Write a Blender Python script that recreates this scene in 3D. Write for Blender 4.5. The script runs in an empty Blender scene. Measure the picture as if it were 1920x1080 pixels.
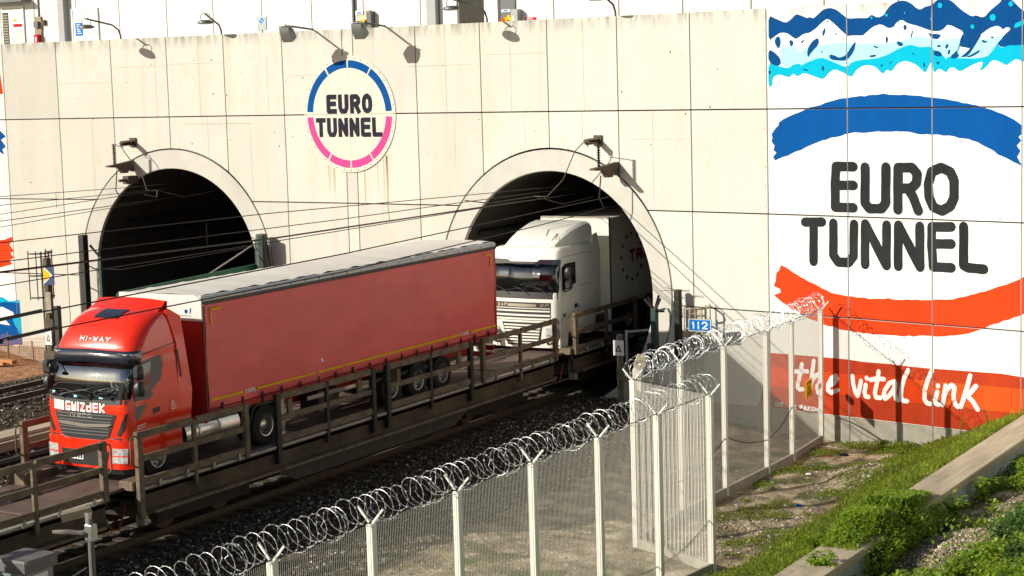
import bpy, bmesh, math, random
import numpy as np
from mathutils import Vector, Matrix
from mathutils.geometry import delaunay_2d_cdt

scene = bpy.context.scene
COL = scene.collection
R = random.Random(7)
NP = np.random.RandomState(11)
rad = math.radians

# ---------------------------------------------------------------- camera, sky, sun, exposure
# World frame: +Y runs along the right-hand track into its tunnel, +X to the right of the train, Z up, rail head at Z = 0.
CAM = Vector((29.0846, -53.0836, 10.3644))
cam = bpy.data.cameras.new('camera')
cam.sensor_width = 36.0
cam.lens = 3471.03 / 1920 * 36
cam.clip_start = 0.5
cam.clip_end = 2000
camo = bpy.data.objects.new('camera', cam)
COL.objects.link(camo)
_r = Vector((0.867318, 0.496927, -0.028685)); _u = Vector((-0.033324, 0.115470, 0.992752)); _f = Vector((-0.496637, 0.860076, -0.116709))
_m = Matrix((( _r.x, _u.x, -_f.x, CAM.x), (_r.y, _u.y, -_f.y, CAM.y), (_r.z, _u.z, -_f.z, CAM.z), (0, 0, 0, 1)))
camo.matrix_world = _m
scene.camera = camo

SUN_D = Vector((0.5995, 0.6788, -0.4242)).normalized()      # direction the light travels
world = bpy.data.worlds.new('World')
scene.world = world
world.use_nodes = True
wn = world.node_tree.nodes; wl = world.node_tree.links
bg = wn['Background']
sky = wn.new('ShaderNodeTexSky')
sky.sky_type = 'NISHITA'
sky.sun_disc = False
sky.sun_elevation = rad(25.1)
sky.sun_rotation = math.atan2(-SUN_D.x, -SUN_D.y)
sky.air_density = 1.0; sky.dust_density = 1.5; sky.ozone_density = 1.0
wl.new(sky.outputs[0], bg.inputs[0])
bg.inputs[1].default_value = 0.065
sl = bpy.data.lights.new('sun', 'SUN')
sl.energy = 4.8
sl.angle = rad(0.53)
sl.color = (1.0, 0.95, 0.83)
slo = bpy.data.objects.new('sun', sl)
COL.objects.link(slo)
slo.rotation_euler = SUN_D.to_track_quat('-Z', 'Y').to_euler()
slo.location = (-40, -60, 50)
vs = scene.view_settings
vs.view_transform = 'Standard'; vs.look = 'None'; vs.exposure = 0.32; vs.gamma = 1.0
vs.use_curve_mapping = False

# ---------------------------------------------------------------- materials
MATS = {}
def mat(name, col, rough=0.6, metal=0.0, var=0.12, scale=3.0, bump=0.0, bscale=40.0, stretch=(1, 1, 1), col2=None, mix=0.5, spec=0.5, coat=0.0, trans=0.0, alpha=1.0, sheen=0.0, objvar=0.0, emis=None):
    """Principled material whose colour drifts by noise towards col2 (a darker/dirtier tone)."""
    if name in MATS: return MATS[name]
    m = bpy.data.materials.new(name); MATS[name] = m
    m.use_nodes = True
    nt = m.node_tree; n = nt.nodes; l = nt.links
    b = n['Principled BSDF']
    b.inputs['Roughness'].default_value = rough
    b.inputs['Metallic'].default_value = metal
    b.inputs['Specular IOR Level'].default_value = spec
    b.inputs['Coat Weight'].default_value = coat
    b.inputs['Coat Roughness'].default_value = 0.05
    if trans: b.inputs['Transmission Weight'].default_value = trans
    if alpha < 1: b.inputs['Alpha'].default_value = alpha
    if col2 is None: col2 = tuple(c * (1 - var * 2.2) for c in col)
    tc = n.new('ShaderNodeTexCoord'); mp = n.new('ShaderNodeMapping')
    mp.inputs['Scale'].default_value = stretch
    l.new(tc.outputs['Object'], mp.inputs[0])
    nz = n.new('ShaderNodeTexNoise'); nz.inputs['Scale'].default_value = scale; nz.inputs['Detail'].default_value = 6; nz.inputs['Roughness'].default_value = 0.65
    l.new(mp.outputs[0], nz.inputs['Vector'])
    rp = n.new('ShaderNodeValToRGB')
    rp.color_ramp.elements[0].position = 0.5 - 0.22; rp.color_ramp.elements[1].position = 0.5 + 0.22
    rp.color_ramp.elements[0].color = (*col2, 1); rp.color_ramp.elements[1].color = (*col, 1)
    l.new(nz.outputs['Fac'], rp.inputs[0])
    out = rp.outputs[0]
    if objvar:
        oi = n.new('ShaderNodeObjectInfo'); hs = n.new('ShaderNodeHueSaturation')
        mr = n.new('ShaderNodeMapRange'); mr.inputs['To Min'].default_value = 1 - objvar; mr.inputs['To Max'].default_value = 1 + objvar * 0.4
        l.new(oi.outputs['Random'], mr.inputs[0]); l.new(mr.outputs[0], hs.inputs['Value']); l.new(out, hs.inputs['Color']); out = hs.outputs[0]
    l.new(out, b.inputs['Base Color'])
    if bump:
        bz = n.new('ShaderNodeTexNoise'); bz.inputs['Scale'].default_value = bscale; bz.inputs['Detail'].default_value = 5
        l.new(tc.outputs['Object'], bz.inputs['Vector'])
        bp = n.new('ShaderNodeBump'); bp.inputs['Strength'].default_value = bump; bp.inputs['Distance'].default_value = 0.02
        l.new(bz.outputs['Fac'], bp.inputs['Height']); l.new(bp.outputs[0], b.inputs['Normal'])
    return m

def wall_mat(name, col, streak, stain):
    """Painted precast concrete: cloudy tone, vertical rain streaks hanging from the parapet, pin holes, faint rust runs."""
    m = mat(name, col, rough=0.85, scale=0.55, col2=tuple(c * 0.90 for c in col), bump=0.08, bscale=18, objvar=0.09, spec=0.2)
    nt = m.node_tree; n = nt.nodes; l = nt.links
    b = n['Principled BSDF']
    src = b.inputs['Base Color'].links[0].from_socket
    tc = n.new('ShaderNodeTexCoord')
    def layer(scale, stretch, lo, hi, colour, amt, zlo=None, zhi=None, detail=5):
        nonlocal src
        mp = n.new('ShaderNodeMapping'); mp.inputs['Scale'].default_value = stretch
        l.new(tc.outputs['Object'], mp.inputs[0])
        nz = n.new('ShaderNodeTexNoise'); nz.inputs['Scale'].default_value = scale; nz.inputs['Detail'].default_value = detail
        l.new(mp.outputs[0], nz.inputs['Vector'])
        mr = n.new('ShaderNodeMapRange'); mr.inputs['From Min'].default_value = lo; mr.inputs['From Max'].default_value = hi; mr.inputs['To Max'].default_value = amt
        l.new(nz.outputs['Fac'], mr.inputs[0])
        fac = mr.outputs[0]
        if zlo is not None:
            sx = n.new('ShaderNodeSeparateXYZ'); l.new(tc.outputs['Object'], sx.inputs[0])
            zr = n.new('ShaderNodeMapRange'); zr.inputs['From Min'].default_value = zlo; zr.inputs['From Max'].default_value = zhi
            l.new(sx.outputs['Z'], zr.inputs[0])
            mu = n.new('ShaderNodeMath'); mu.operation = 'MULTIPLY'; l.new(fac, mu.inputs[0]); l.new(zr.outputs[0], mu.inputs[1]); fac = mu.outputs[0]
        mx = n.new('ShaderNodeMix'); mx.data_type = 'RGBA'
        l.new(fac, mx.inputs[0]); l.new(src, mx.inputs[6]); mx.inputs[7].default_value = (*colour, 1)
        src = mx.outputs[2]
    layer(2.2, (1, 1, 0.09), 0.48, 0.72, (0.50, 0.46, 0.36), streak)               # faint long rain streaks
    layer(4.0, (1, 1, 0.22), 0.44, 0.66, (0.10, 0.09, 0.07), 0.7, 11.5, 12.02)       # black algae at the parapet
    layer(1.1, (1, 1, 1), 0.56, 0.8, (0.52, 0.47, 0.36), stain)                     # cloudy stains
    layer(26, (1, 1, 1), 0.71, 0.75, (0.16, 0.12, 0.09), 0.7, detail=2)               # pin holes and chips
    l.new(src, b.inputs['Base Color'])
    return m

def pane(name, tint, ior=4.0):
    """Thin clear sheet: tinted see-through with mirror reflection rising at grazing angles."""
    m = bpy.data.materials.new(name); MATS[name] = m; m.use_nodes = True
    n = m.node_tree.nodes; l = m.node_tree.links
    t = n.new('ShaderNodeBsdfTransparent'); t.inputs[0].default_value = (*tint, 1)
    g = n.new('ShaderNodeBsdfGlossy'); g.inputs['Roughness'].default_value = 0.02; g.inputs[0].default_value = (.86, .95, 1, 1)
    f = n.new('ShaderNodeFresnel'); f.inputs['IOR'].default_value = ior
    x = n.new('ShaderNodeMixShader'); l.new(f.outputs[0], x.inputs[0]); l.new(t.outputs[0], x.inputs[1]); l.new(g.outputs[0], x.inputs[2])
    l.new(x.outputs[0], n['Material Output'].inputs[0]); return m

def glass(name, col, rough=0.03):
    m = mat(name, col, rough=rough, var=0.0, spec=0.9, coat=0.6)
    return m

def leaf_mat(name, c1, c2, objvar=0.0):
    m = bpy.data.materials.new(name); MATS[name] = m; m.use_nodes = True
    nt = m.node_tree; n = nt.nodes; l = nt.links
    b = n['Principled BSDF']; b.inputs['Roughness'].default_value = 0.55; b.inputs['Specular IOR Level'].default_value = 0.3
    g = n.new('ShaderNodeNewGeometry')
    rp = n.new('ShaderNodeValToRGB'); rp.color_ramp.elements[0].color = (*c1, 1); rp.color_ramp.elements[1].color = (*c2, 1)
    tc = n.new('ShaderNodeTexCoord'); nz = n.new('ShaderNodeTexNoise'); nz.inputs['Scale'].default_value = 0.9; nz.inputs['Detail'].default_value = 3
    l.new(tc.outputs['Object'], nz.inputs['Vector'])
    mr = n.new('ShaderNodeMapRange'); mr.inputs['From Min'].default_value = 0.3; mr.inputs['From Max'].default_value = 0.7
    l.new(nz.outputs['Fac'], mr.inputs[0])
    mx = n.new('ShaderNodeMix'); mx.data_type = 'FLOAT'; mx.inputs[0].default_value = 0.55
    l.new(mr.outputs[0], mx.inputs[2]); l.new(g.outputs['Random Per Island'], mx.inputs[3]); l.new(mx.outputs[0], rp.inputs[0])
    l.new(rp.outputs[0], b.inputs['Base Color'])
    tr = n.new('ShaderNodeBsdfTranslucent'); hs = n.new('ShaderNodeHueSaturation'); hs.inputs['Value'].default_value = 1.6
    l.new(rp.outputs[0], hs.inputs['Color']); l.new(hs.outputs[0], tr.inputs[0])
    ms = n.new('ShaderNodeMixShader'); ms.inputs[0].default_value = 0.5
    l.new(b.outputs[0], ms.inputs[1]); l.new(tr.outputs[0], ms.inputs[2]); l.new(ms.outputs[0], n['Material Output'].inputs[0])
    return m

cream = wall_mat('cream_concrete', (0.625, 0.61, 0.54), 0.38, 0.6)
cream2 = wall_mat('pale_concrete', (0.66, 0.645, 0.585), 0.3, 0.45)
whitec = wall_mat('white_painted_concrete', (0.80, 0.79, 0.755), 0.06, 0.06)
facade_m = mat('white_cladding', (0.70, 0.69, 0.645), 0.5, var=0.02, scale=0.4)
joint_m = mat('joint_shadow', (0.05, 0.045, 0.035), 0.95)
ring_m = mat('ring_concrete', (0.585, 0.56, 0.50), 0.85, var=0.10, scale=0.8, bump=0.05)
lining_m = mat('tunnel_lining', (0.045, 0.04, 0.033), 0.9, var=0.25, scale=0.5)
plinth_m = mat('raw_concrete', (0.44, 0.41, 0.33), 0.9, var=0.2, scale=1.6, bump=0.15)
conc_m = mat('kerb_concrete', (0.56, 0.455, 0.315), 0.9, col2=(.30, .24, .165), scale=1.4, stretch=(3, 0.25, 3), bump=0.2, bscale=25)
kerb_shade_m = mat('kerb_shade_grey', (0.40, 0.45, 0.46), 0.9, var=0.15, scale=2.0, bump=0.1)  # blue-grey of the kerb's shaded side put into its colour
paint = {k: mat('paint_' + k, c, 0.75, var=v * 1.6, scale=1.7, stretch=(1, 1, .3), bump=0.06, spec=0.08) for k, (c, v) in dict(
    blue=((0.0, 0.080, 0.31), .05), navy=((0.0, 0.062, 0.23), .06), pale=((0.36, 0.70, 0.75), .02), cyan=((0.0, 0.41, 0.60), .03),
    white=((0.80, 0.79, 0.755), .01), red=((0.68, 0.056, 0.010), .06), brick=((0.48, 0.05, 0.015), .08), orange=((0.70, 0.092, 0.014), .08),
    dark=((0.030, 0.034, 0.036), .15), pink=((0.70, 0.065, 0.27), .03), black=((0.02, 0.02, 0.025), .1), signblue=((0.0, 0.17, 0.62), .03),
    yellow=((0.85, 0.50, 0.01), .05), signred=((0.55, 0.02, 0.03), .05), ink=((0.03, 0.03, 0.045), .1)).items()}
steel = mat('galvanised_steel', (0.55, 0.56, 0.56), 0.35, 0.9, var=0.08, scale=12)
wire_m = mat('razor_wire', (0.52, 0.54, 0.55), 0.45, 0.7, var=0.05, scale=8)
postw = mat('white_fence_post', (0.80, 0.79, 0.70), 0.55, var=0.06, scale=3, stretch=(1, 1, .3), objvar=.08)
meshw = mat('fence_mesh_wire', (0.70, 0.675, 0.60), 0.5, 0.0, var=0.04, scale=3)
blackm = mat('black_steel', (0.018, 0.017, 0.016), 0.6, var=0.2, scale=6)
darkm = mat('dark_metal', (0.05, 0.052, 0.05), 0.5, 0.3, var=0.15, scale=6)
lampg = mat('lamp_grey', (0.14, 0.15, 0.14), 0.5, 0.4, var=0.1, scale=5)
rustm = mat('rusty_bracket', (0.12, 0.09, 0.05), 0.8, var=0.3, scale=10)
greenm = mat('green_paint', (0.012, 0.13, 0.07), 0.5, var=0.15, scale=4)
dgreen = mat('dark_green_paint', (0.02, 0.065, 0.05), 0.5, var=0.2, scale=4)
wood = mat('brown_rail_steel', (0.22, 0.158, 0.095), 0.75, col2=(.045, .032, .022), scale=5, stretch=(1, .5, 1), bump=0.1)
wagon_m = mat('wagon_grime', (0.035, 0.026, 0.017), 0.85, var=0.3, scale=3)
deckm = mat('deck_plate', (0.19, 0.12, 0.09), 0.7, var=0.28, scale=1.8, bump=0.1, objvar=0.25)
ledge = mat('worn_steel_ledge', (0.42, 0.40, 0.35), 0.5, 0.4, var=0.2, scale=5)
tyre = mat('tyre_rubber', (0.016, 0.016, 0.015), 0.85)
alu = mat('aluminium', (0.62, 0.60, 0.55), 0.28, 0.9, var=0.06, scale=6)
railm = mat('rail_rust', (0.10, 0.065, 0.04), 0.7, 0.3, var=0.25, scale=8)
railtop = mat('polished_rail', (0.6, 0.58, 0.55), 0.25, 0.95)
sleeper_m = mat('sleeper_concrete', (0.07, 0.055, 0.04), 0.9, var=0.2)
truckred = mat('truck_red_paint', (0.85, 0.028, 0.004), 0.22, var=0.03, scale=1, coat=0.6)
curtain = mat('red_curtain_vinyl', (0.82, 0.105, 0.092), 0.42, var=0.10, scale=1.1, stretch=(1, .7, 1.6), bump=0.35, bscale=3.5)
trailerred = mat('trailer_frame_red', (0.52, 0.022, 0.012), 0.4, var=0.08)
trailerwhite = mat('trailer_white', (0.72, 0.71, 0.66), 0.45, var=0.06, scale=2)
rooftarp = mat('roof_tarpaulin', (0.80, 0.74, 0.66), 0.7, var=0.10, scale=1.2, stretch=(.5, 2, 1))
dafwhite = mat('cab_white_paint', (0.80, 0.785, 0.70), 0.3, var=0.06, scale=1.5, coat=0.3)
boxwhite = mat('box_white', (0.77, 0.745, 0.655), 0.55, var=0.06, scale=1.2)
plastic = mat('black_plastic', (0.02, 0.021, 0.022), 0.45)
greyp = mat('grey_plastic', (0.13, 0.13, 0.13), 0.5)
visor_m = glass('tinted_visor', (0.02, 0.025, 0.04), 0.08)
ws_m = pane('windscreen_glass', (0.72, 0.86, 0.88))
ws_dark = pane('dark_windscreen_glass', (0.55, 0.62, 0.62), 2.3)
win_m = glass('side_glass', (0.02, 0.018, 0.015), 0.04)
lens_m = mat('headlamp_lens', (0.80, 0.80, 0.77), 0.12, 0.1, col2=(.16, .16, .16), scale=9, coat=0.8)
orangelens = mat('orange_lens', (0.7, 0.15, 0.01), 0.2)
dirt = mat('bare_earth', (0.37, 0.295, 0.19), 0.95, var=0.2, scale=0.9, col2=(0.19, 0.145, 0.085), bump=0.35, bscale=9)
ballast_m = mat('ballast_stone', (0.155, 0.118, 0.082), 0.9, var=0.35, scale=5, col2=(0.035, 0.026, 0.018), bump=0.5, bscale=14)

# ---------------------------------------------------------------- mesh helpers
class MB:
    def __init__(s): s.v = []; s.f = []; s.mi = []
    def add(s, vs, fs, m=0):
        o = len(s.v); s.v += [tuple(p) for p in vs]; s.f += [tuple(i + o for i in f) for f in fs]; s.mi += [m] * len(fs); return s
    def box(s, x0, x1, y0, y1, z0, z1, m=0):
        return s.add([(x0, y0, z0), (x1, y0, z0), (x1, y1, z0), (x0, y1, z0), (x0, y0, z1), (x1, y0, z1), (x1, y1, z1), (x0, y1, z1)],
                     [(0, 3, 2, 1), (4, 5, 6, 7), (0, 1, 5, 4), (1, 2, 6, 5), (2, 3, 7, 6), (3, 0, 4, 7)], m)
    def cbox(s, x0, x1, y0, y1, z0, z1, c=0.02, m=0):
        """Box with its vertical and top edges chamfered."""
        pl = lambda d: [(x0 + c + d, y0 + d), (x1 - c - d, y0 + d), (x1 - d, y0 + c + d), (x1 - d, y1 - c - d), (x1 - c - d, y1 - d), (x0 + c + d, y1 - d), (x0 + d, y1 - c - d), (x0 + d, y0 + c + d)]
        rings = [[(x, y, z0) for x, y in pl(0)], [(x, y, z1 - c) for x, y in pl(0)], [(x, y, z1) for x, y in pl(c * .7)]]
        return s.loft(rings, True, m=m)
    def bar(s, p0, p1, w, h=None, up=(0, 0, 1), m=0):
        """Rectangular bar from p0 to p1: w across, h along `up`."""
        h = w if h is None else h
        a = Vector(p0); b = Vector(p1); d = (b - a).normalized(); u = Vector(up)
        if abs(d.dot(u)) > 0.98: u = Vector((0, 1, 0))
        sd = d.cross(u).normalized(); u = sd.cross(d)
        vs = []
        for c in (a, b):
            for i, j in ((-1, -1), (1, -1), (1, 1), (-1, 1)): vs.append(c + sd * (i * w / 2) + u * (j * h / 2))
        return s.add(vs, [(0, 1, 2, 3), (7, 6, 5, 4), (0, 4, 5, 1), (1, 5, 6, 2), (2, 6, 7, 3), (3, 7, 4, 0)], m)
    def tube(s, pts, r, n=6, m=0, caps=True, closed=False):
        P = [Vector(p) for p in pts]; rings = []
        rr = r if isinstance(r, (list, tuple)) else [r] * len(P)
        u = None
        for i, p in enumerate(P):
            if closed: t = P[(i + 1) % len(P)] - P[i - 1]
            else: t = P[min(i + 1, len(P) - 1)] - P[max(i - 1, 0)]
            t.normalize()
            if u is None: u = Vector((0, 0, 1)) if abs(t.z) < .9 else Vector((1, 0, 0))
            sd = t.cross(u)
            if sd.length < 1e-5: sd = t.cross(Vector((0.3, 1, 0.2)))
            sd.normalize(); u = sd.cross(t)
            rings.append([p + (sd * math.cos(6.28318 * k / n) + u * math.sin(6.28318 * k / n)) * rr[i] for k in range(n)])
        return s.loft(rings, caps and not closed, loop=closed, m=m)
    def loft(s, rings, caps=True, loop=False, m=0, ringclosed=True):
        n = len(rings[0]); vs = [p for r in rings for p in r]; fs = []
        K = len(rings)
        for i in range(K if loop else K - 1):
            a = i * n; b = ((i + 1) % K) * n
            for k in range(n if ringclosed else n - 1):
                k2 = (k + 1) % n; fs.append((a + k, a + k2, b + k2, b + k))
        if caps and not loop:
            fs.append(tuple(range(n))[::-1]); fs.append(tuple((K - 1) * n + k for k in range(n)))
        return s.add(vs, fs, m)
    def cyl(s, p0, p1, r, n=12, r2=None, m=0):
        return s.tube([p0, p1], [r, r if r2 is None else r2], n, m)
    def prism(s, poly, fn, m=0):
        """poly: 2D outline; fn(u, v, k) with k = 0 / 1 gives the two faces."""
        n = len(poly)
        return s.add([fn(u, v, 0) for u, v in poly] + [fn(u, v, 1) for u, v in poly],
                     [tuple(range(n))[::-1], tuple(range(n, 2 * n))] + [(k, (k + 1) % n, n + (k + 1) % n, n + k) for k in range(n)], m)
    def lathe(s, prof, c, axis='x', n=20, m=0):
        rings = []
        for k in range(n):
            a = 6.28318 * k / n; ca, sa = math.cos(a), math.sin(a)
            ring = []
            for d, r in prof:
                if axis == 'x': ring.append((c[0] + d, c[1] + r * ca, c[2] + r * sa))
                elif axis == 'y': ring.append((c[0] + r * ca, c[1] + d, c[2] + r * sa))
                else: ring.append((c[0] + r * ca, c[1] + r * sa, c[2] + d))
            rings.append(ring)
        return s.loft(rings, False, loop=True, m=m, ringclosed=False)
    def mesh(s, name, mats, smooth=False):
        me = bpy.data.meshes.new(name)
        me.from_pydata(s.v, [], s.f)
        for q in (mats if isinstance(mats, (list, tuple)) else [mats]): me.materials.append(q)
        if len(me.polygons) == len(s.mi): me.polygons.foreach_set('material_index', s.mi)
        if smooth: me.polygons.foreach_set('use_smooth', [True] * len(me.polygons))
        bm = bmesh.new(); bm.from_mesh(me); bmesh.ops.recalc_face_normals(bm, faces=bm.faces); bm.to_mesh(me); bm.free()
        me.update()
        return me
    def part(s, name, mats, parent, smooth=False, angle=None, kind=None, label=None):
        o = bpy.data.objects.new(name, s.mesh(name, mats, smooth or angle is not None))
        COL.objects.link(o)
        attach(o, parent)
        if angle is not None:
            o.data.set_sharp_from_angle(angle=rad(angle))
        if kind: o['kind'] = kind
        if label: o['label'] = label
        return o
    def top(s, name, mats, label=None, cat=None, group=None, kind=None, angle=None):
        o = s.part(name, mats, None, angle=angle)
        tag(o, label, cat, group, kind); return o

WT = {}
def attach(o, parent, loc=(0, 0, 0)):
    """Parent o so that geometry written in world coordinates stays where it is."""
    if parent is not None:
        o.parent = parent
        w = WT.get(parent.name, Vector((0, 0, 0)))
        o.location = Vector(loc) - w
    WT[o.name] = Vector(loc)
def tag(o, label=None, cat=None, group=None, kind=None):
    if label: o['label'] = label
    if cat: o['category'] = cat
    if group: o['group'] = group
    if kind: o['kind'] = kind
    return o
def thing(name, label, cat, loc=(0, 0, 0), group=None):
    o = bpy.data.objects.new(name, None); COL.objects.link(o)
    o.empty_display_size = 0.2
    o.location = loc; WT[o.name] = Vector(loc)
    return tag(o, label, cat, group)
def clone(root, loc, rotz=None, label=None, scale=None):
    """Copy a thing with its parts and sub-parts (mesh data shared)."""
    def rec(o, par):
        c = o.copy(); COL.objects.link(c)
        if par: c.parent = par
        for ch in list(o.children): rec(ch, c)
        return c
    kids = list(root.children)
    c = root.copy(); COL.objects.link(c)
    for ch in kids: rec(ch, c)
    c.location = loc
    if rotz is not None: c.rotation_euler[2] = rotz
    if scale: c.scale = scale
    if label: c['label'] = label
    return c
def raw(name, verts, faces, material, smooth=False):
    me = bpy.data.meshes.new(name)
    verts = np.asarray(verts, dtype=np.float32); faces = np.asarray(faces, dtype=np.int32)
    k = faces.shape[1]
    me.vertices.add(len(verts)); me.vertices.foreach_set('co', verts.ravel())
    me.loops.add(faces.size); me.loops.foreach_set('vertex_index', faces.ravel())
    me.polygons.add(len(faces)); me.polygons.foreach_set('loop_start', np.arange(0, faces.size, k, dtype=np.int32))
    me.polygons.foreach_set('use_smooth', np.full(len(faces), smooth))
    me.update(calc_edges=True); me.validate()
    me.materials.append(material)
    o = bpy.data.objects.new(name, me); COL.objects.link(o); WT[o.name] = Vector((0, 0, 0))
    return o

# ---------------------------------------------------------------- 2D: polygons, strokes, lettering
def area2(p): return sum(p[i - 1][0] * p[i][1] - p[i][0] * p[i - 1][1] for i in range(len(p))) / 2
def inpoly(pt, poly):
    x, y = pt; c = False
    for i in range(len(poly)):
        x1, y1 = poly[i - 1]; x2, y2 = poly[i]
        if (y1 > y) != (y2 > y) and x < (x2 - x1) * (y - y1) / (y2 - y1) + x1: c = not c
    return c
def tri2d(polys, cuts=(), keep=None, holes=(), hcuts=()):
    """Union of polygons -> (verts, tris); `cuts` are x positions that must become edges; keep(centroid) filters."""
    V = []; E = []
    for p in list(polys) + list(holes):
        o = len(V); V += [Vector(q) for q in p]; E += [(o + i, o + (i + 1) % len(p)) for i in range(len(p))]
    ys = [v.y for v in V]; xs = [v.x for v in V]
    for c in cuts:
        if min(xs) < c < max(xs):
            o = len(V); V += [Vector((c, min(ys) - .1)), Vector((c, max(ys) + .1))]; E.append((o, o + 1))
    for c in hcuts:
        if min(ys) < c < max(ys):
            o = len(V); V += [Vector((min(xs) - .1, c)), Vector((max(xs) + .1, c))]; E.append((o, o + 1))
    v, e, f = delaunay_2d_cdt(V, E, [], 0, 1e-5)[:3]
    bb = [(min(q[0] for q in p), max(q[0] for q in p), min(q[1] for q in p), max(q[1] for q in p)) for p in polys]
    T = []
    for t in f:
        cx = sum(v[i].x for i in t) / 3; cy = sum(v[i].y for i in t) / 3
        if keep and not keep(cx, cy): continue
        if any(inpoly((cx, cy), h) for h in holes): continue
        if any(b[0] <= cx <= b[1] and b[2] <= cy <= b[3] and inpoly((cx, cy), p) for p, b in zip(polys, bb)): T.append(tuple(t))
    return [(q.x, q.y) for q in v], T
def stroke(pts, w, rnd=True, ext=0.0):
    """Outline polygons of a thick polyline."""
    out = []
    for i in range(len(pts) - 1):
        a = Vector(pts[i]); b = Vector(pts[i + 1]); d = b - a
        if d.length < 1e-6: continue
        d.normalize(); n = Vector((-d.y, d.x)) * w / 2
        e = d * ext
        a2 = a - (e if i == 0 else d * 0); b2 = b + (e if i == len(pts) - 2 else d * 0)
        out.append([tuple(a2 + n), tuple(a2 - n), tuple(b2 - n), tuple(b2 + n)])
    nn = 10
    for i, p in enumerate(pts):
        if rnd or 0 < i < len(pts) - 1:
            out.append([(p[0] + w / 2 * .999 * math.cos(6.28318 * k / nn + .1), p[1] + w / 2 * .999 * math.sin(6.28318 * k / nn + .1)) for k in range(nn)])
    return out
GLY = {
 'E': [[(1, 1), (0, 1), (0, 0), (1, 0)], [(0, .52), (.9, .52)]], 'U': [[(0, 1), (0, .25), (.2, 0), (.8, 0), (1, .25), (1, 1)]],
 'R': [[(0, 0), (0, 1), (.75, 1), (1, .85), (1, .62), (.75, .47), (0, .47)], [(.55, .47), (1, 0)]],
 'O': [[(.5 + .5 * math.copysign(abs(math.sin(a)) ** .8, math.sin(a)), .5 + .5 * math.copysign(abs(math.cos(a)) ** .8, math.cos(a))) for a in [6.28318 * k / 14 for k in range(15)]]],
 'T': [[(0, 1), (1, 1)], [(.5, 1), (.5, 0)]], 'N': [[(0, 0), (0, 1), (1, 0), (1, 1)]], 'L': [[(0, 1), (0, 0), (1, 0)]],
 'G': [[(1, 1), (0, 1), (0, 0), (1, 0), (1, .4), (.5, .4)]], 'W': [[(0, 1), (.22, 0), (.5, .7), (.78, 0), (1, 1)]], 'I': [[(.5, 1), (.5, 0)]],
 'Z': [[(0, 1), (1, 1), (0, 0), (1, 0)]], 'D': [[(0, 0), (0, 1), (.7, 1), (1, .75), (1, .25), (.7, 0), (0, 0)]], 'K': [[(0, 1), (0, 0)], [(1, 1), (0, .45), (1, 0)]],
 'V': [[(0, 1), (.5, 0), (1, 1)]], 'C': [[(1, 1), (0, 1), (0, 0), (1, 0)]], 'H': [[(0, 1), (0, 0)], [(1, 1), (1, 0)], [(0, .5), (1, .5)]], '-': [[(.1, .5), (.9, .5)]],
 'A': [[(0, 0), (.5, 1), (1, 0)], [(.2, .35), (.8, .35)]], 'Y': [[(0, 1), (.5, .5), (1, 1)], [(.5, .5), (.5, 0)]], 'F': [[(1, 1), (0, 1), (0, 0)], [(0, .52), (.85, .52)]],
 'X': [[(0, 1), (1, 0)], [(1, 1), (0, 0)]], '1': [[(.2, .8), (.55, 1), (.55, 0)]], '2': [[(0, .8), (.2, 1), (.8, 1), (1, .8), (1, .6), (0, 0), (1, 0)]], '5': [[(1, 1), (.1, 1), (0, .55), (.7, .6), (1, .4), (.9, .1), (.4, 0), (0, .1)]],
 'd': [[(1, 1), (1, 0), (0, 0), (0, .6), (1, .6)]], 'w': [[(0, .95), (0, 0), (1, 0), (1, .95)], [(.5, 0), (.5, .6)]], 'i': [[(.5, .62), (.5, 0)], [(.5, .9), (.5, 1)]], 'z': [[(0, .95), (1, .95), (0, 0), (1, 0)]], 'k': [[(0, 1), (0, 0)], [(1, .95), (.1, .45), (1, 0)]], 'e': [[(0, .3), (1, .3), (1, .65), (0, .65), (0, 0), (1, 0)]],
 ' ': []}
def letters(text, x0, x1, z0, z1, w, rnd=False, slant=0.0, gap=0.35, each=False, narrow={'I': .35, 'i': .3, '1': .5, '-': .6, ' ': .5}):
    ws = [narrow.get(c, 1.0) for c in text]; unit = (x1 - x0) / (sum(ws) + gap * (len(text) - 1))
    x = x0; out = []; res = []
    for c, q in zip(text, ws):
        cw = unit * q
        for pl in GLY[c]:
            out += stroke([(x + w / 2 + u * max(cw - w, 0.001) + slant * v * (z1 - z0), z0 + w / 2 + v * (z1 - z0 - w)) for u, v in pl], w, rnd, ext=0 if rnd else w / 2 * .98)
        x += cw + unit * gap
        if each: res.append(out); out = []
    return res if each else out
def rough(poly, step=.14, amp=.014, seed=1):
    """Hand-brushed edge: resample the outline and let it wander a little."""
    q = random.Random(seed); out = []
    for i in range(len(poly)):
        a = Vector(poly[i]); b = Vector(poly[(i + 1) % len(poly)]); d = b - a; n = max(1, int(d.length / step)); nn = Vector((-d.y, d.x)).normalized() if d.length > 1e-6 else Vector((0, 0))
        for k in range(n): out.append(tuple(a + d * (k / n) + nn * (q.gauss(0, amp) if k else 0)))
    return out
def soften(poly, f=.2):
    """Cut each corner once so that painted outlines read as brushed, not clipped."""
    out = []
    for i in range(len(poly)):
        a = Vector(poly[i]); b = Vector(poly[(i + 1) % len(poly)]); out += [tuple(a.lerp(b, f)), tuple(a.lerp(b, 1 - f))]
    return out
def flat(polys, fn, **kw):
    v, t = tri2d(polys, **kw)
    b = MB(); b.add([fn(a, c) for a, c in v], t); return b
def circ(cx, cy, r, n=48, a0=0.0): return [(cx + r * math.cos(6.28318 * k / n + a0), cy + r * math.sin(6.28318 * k / n + a0)) for k in range(n)]

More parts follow.
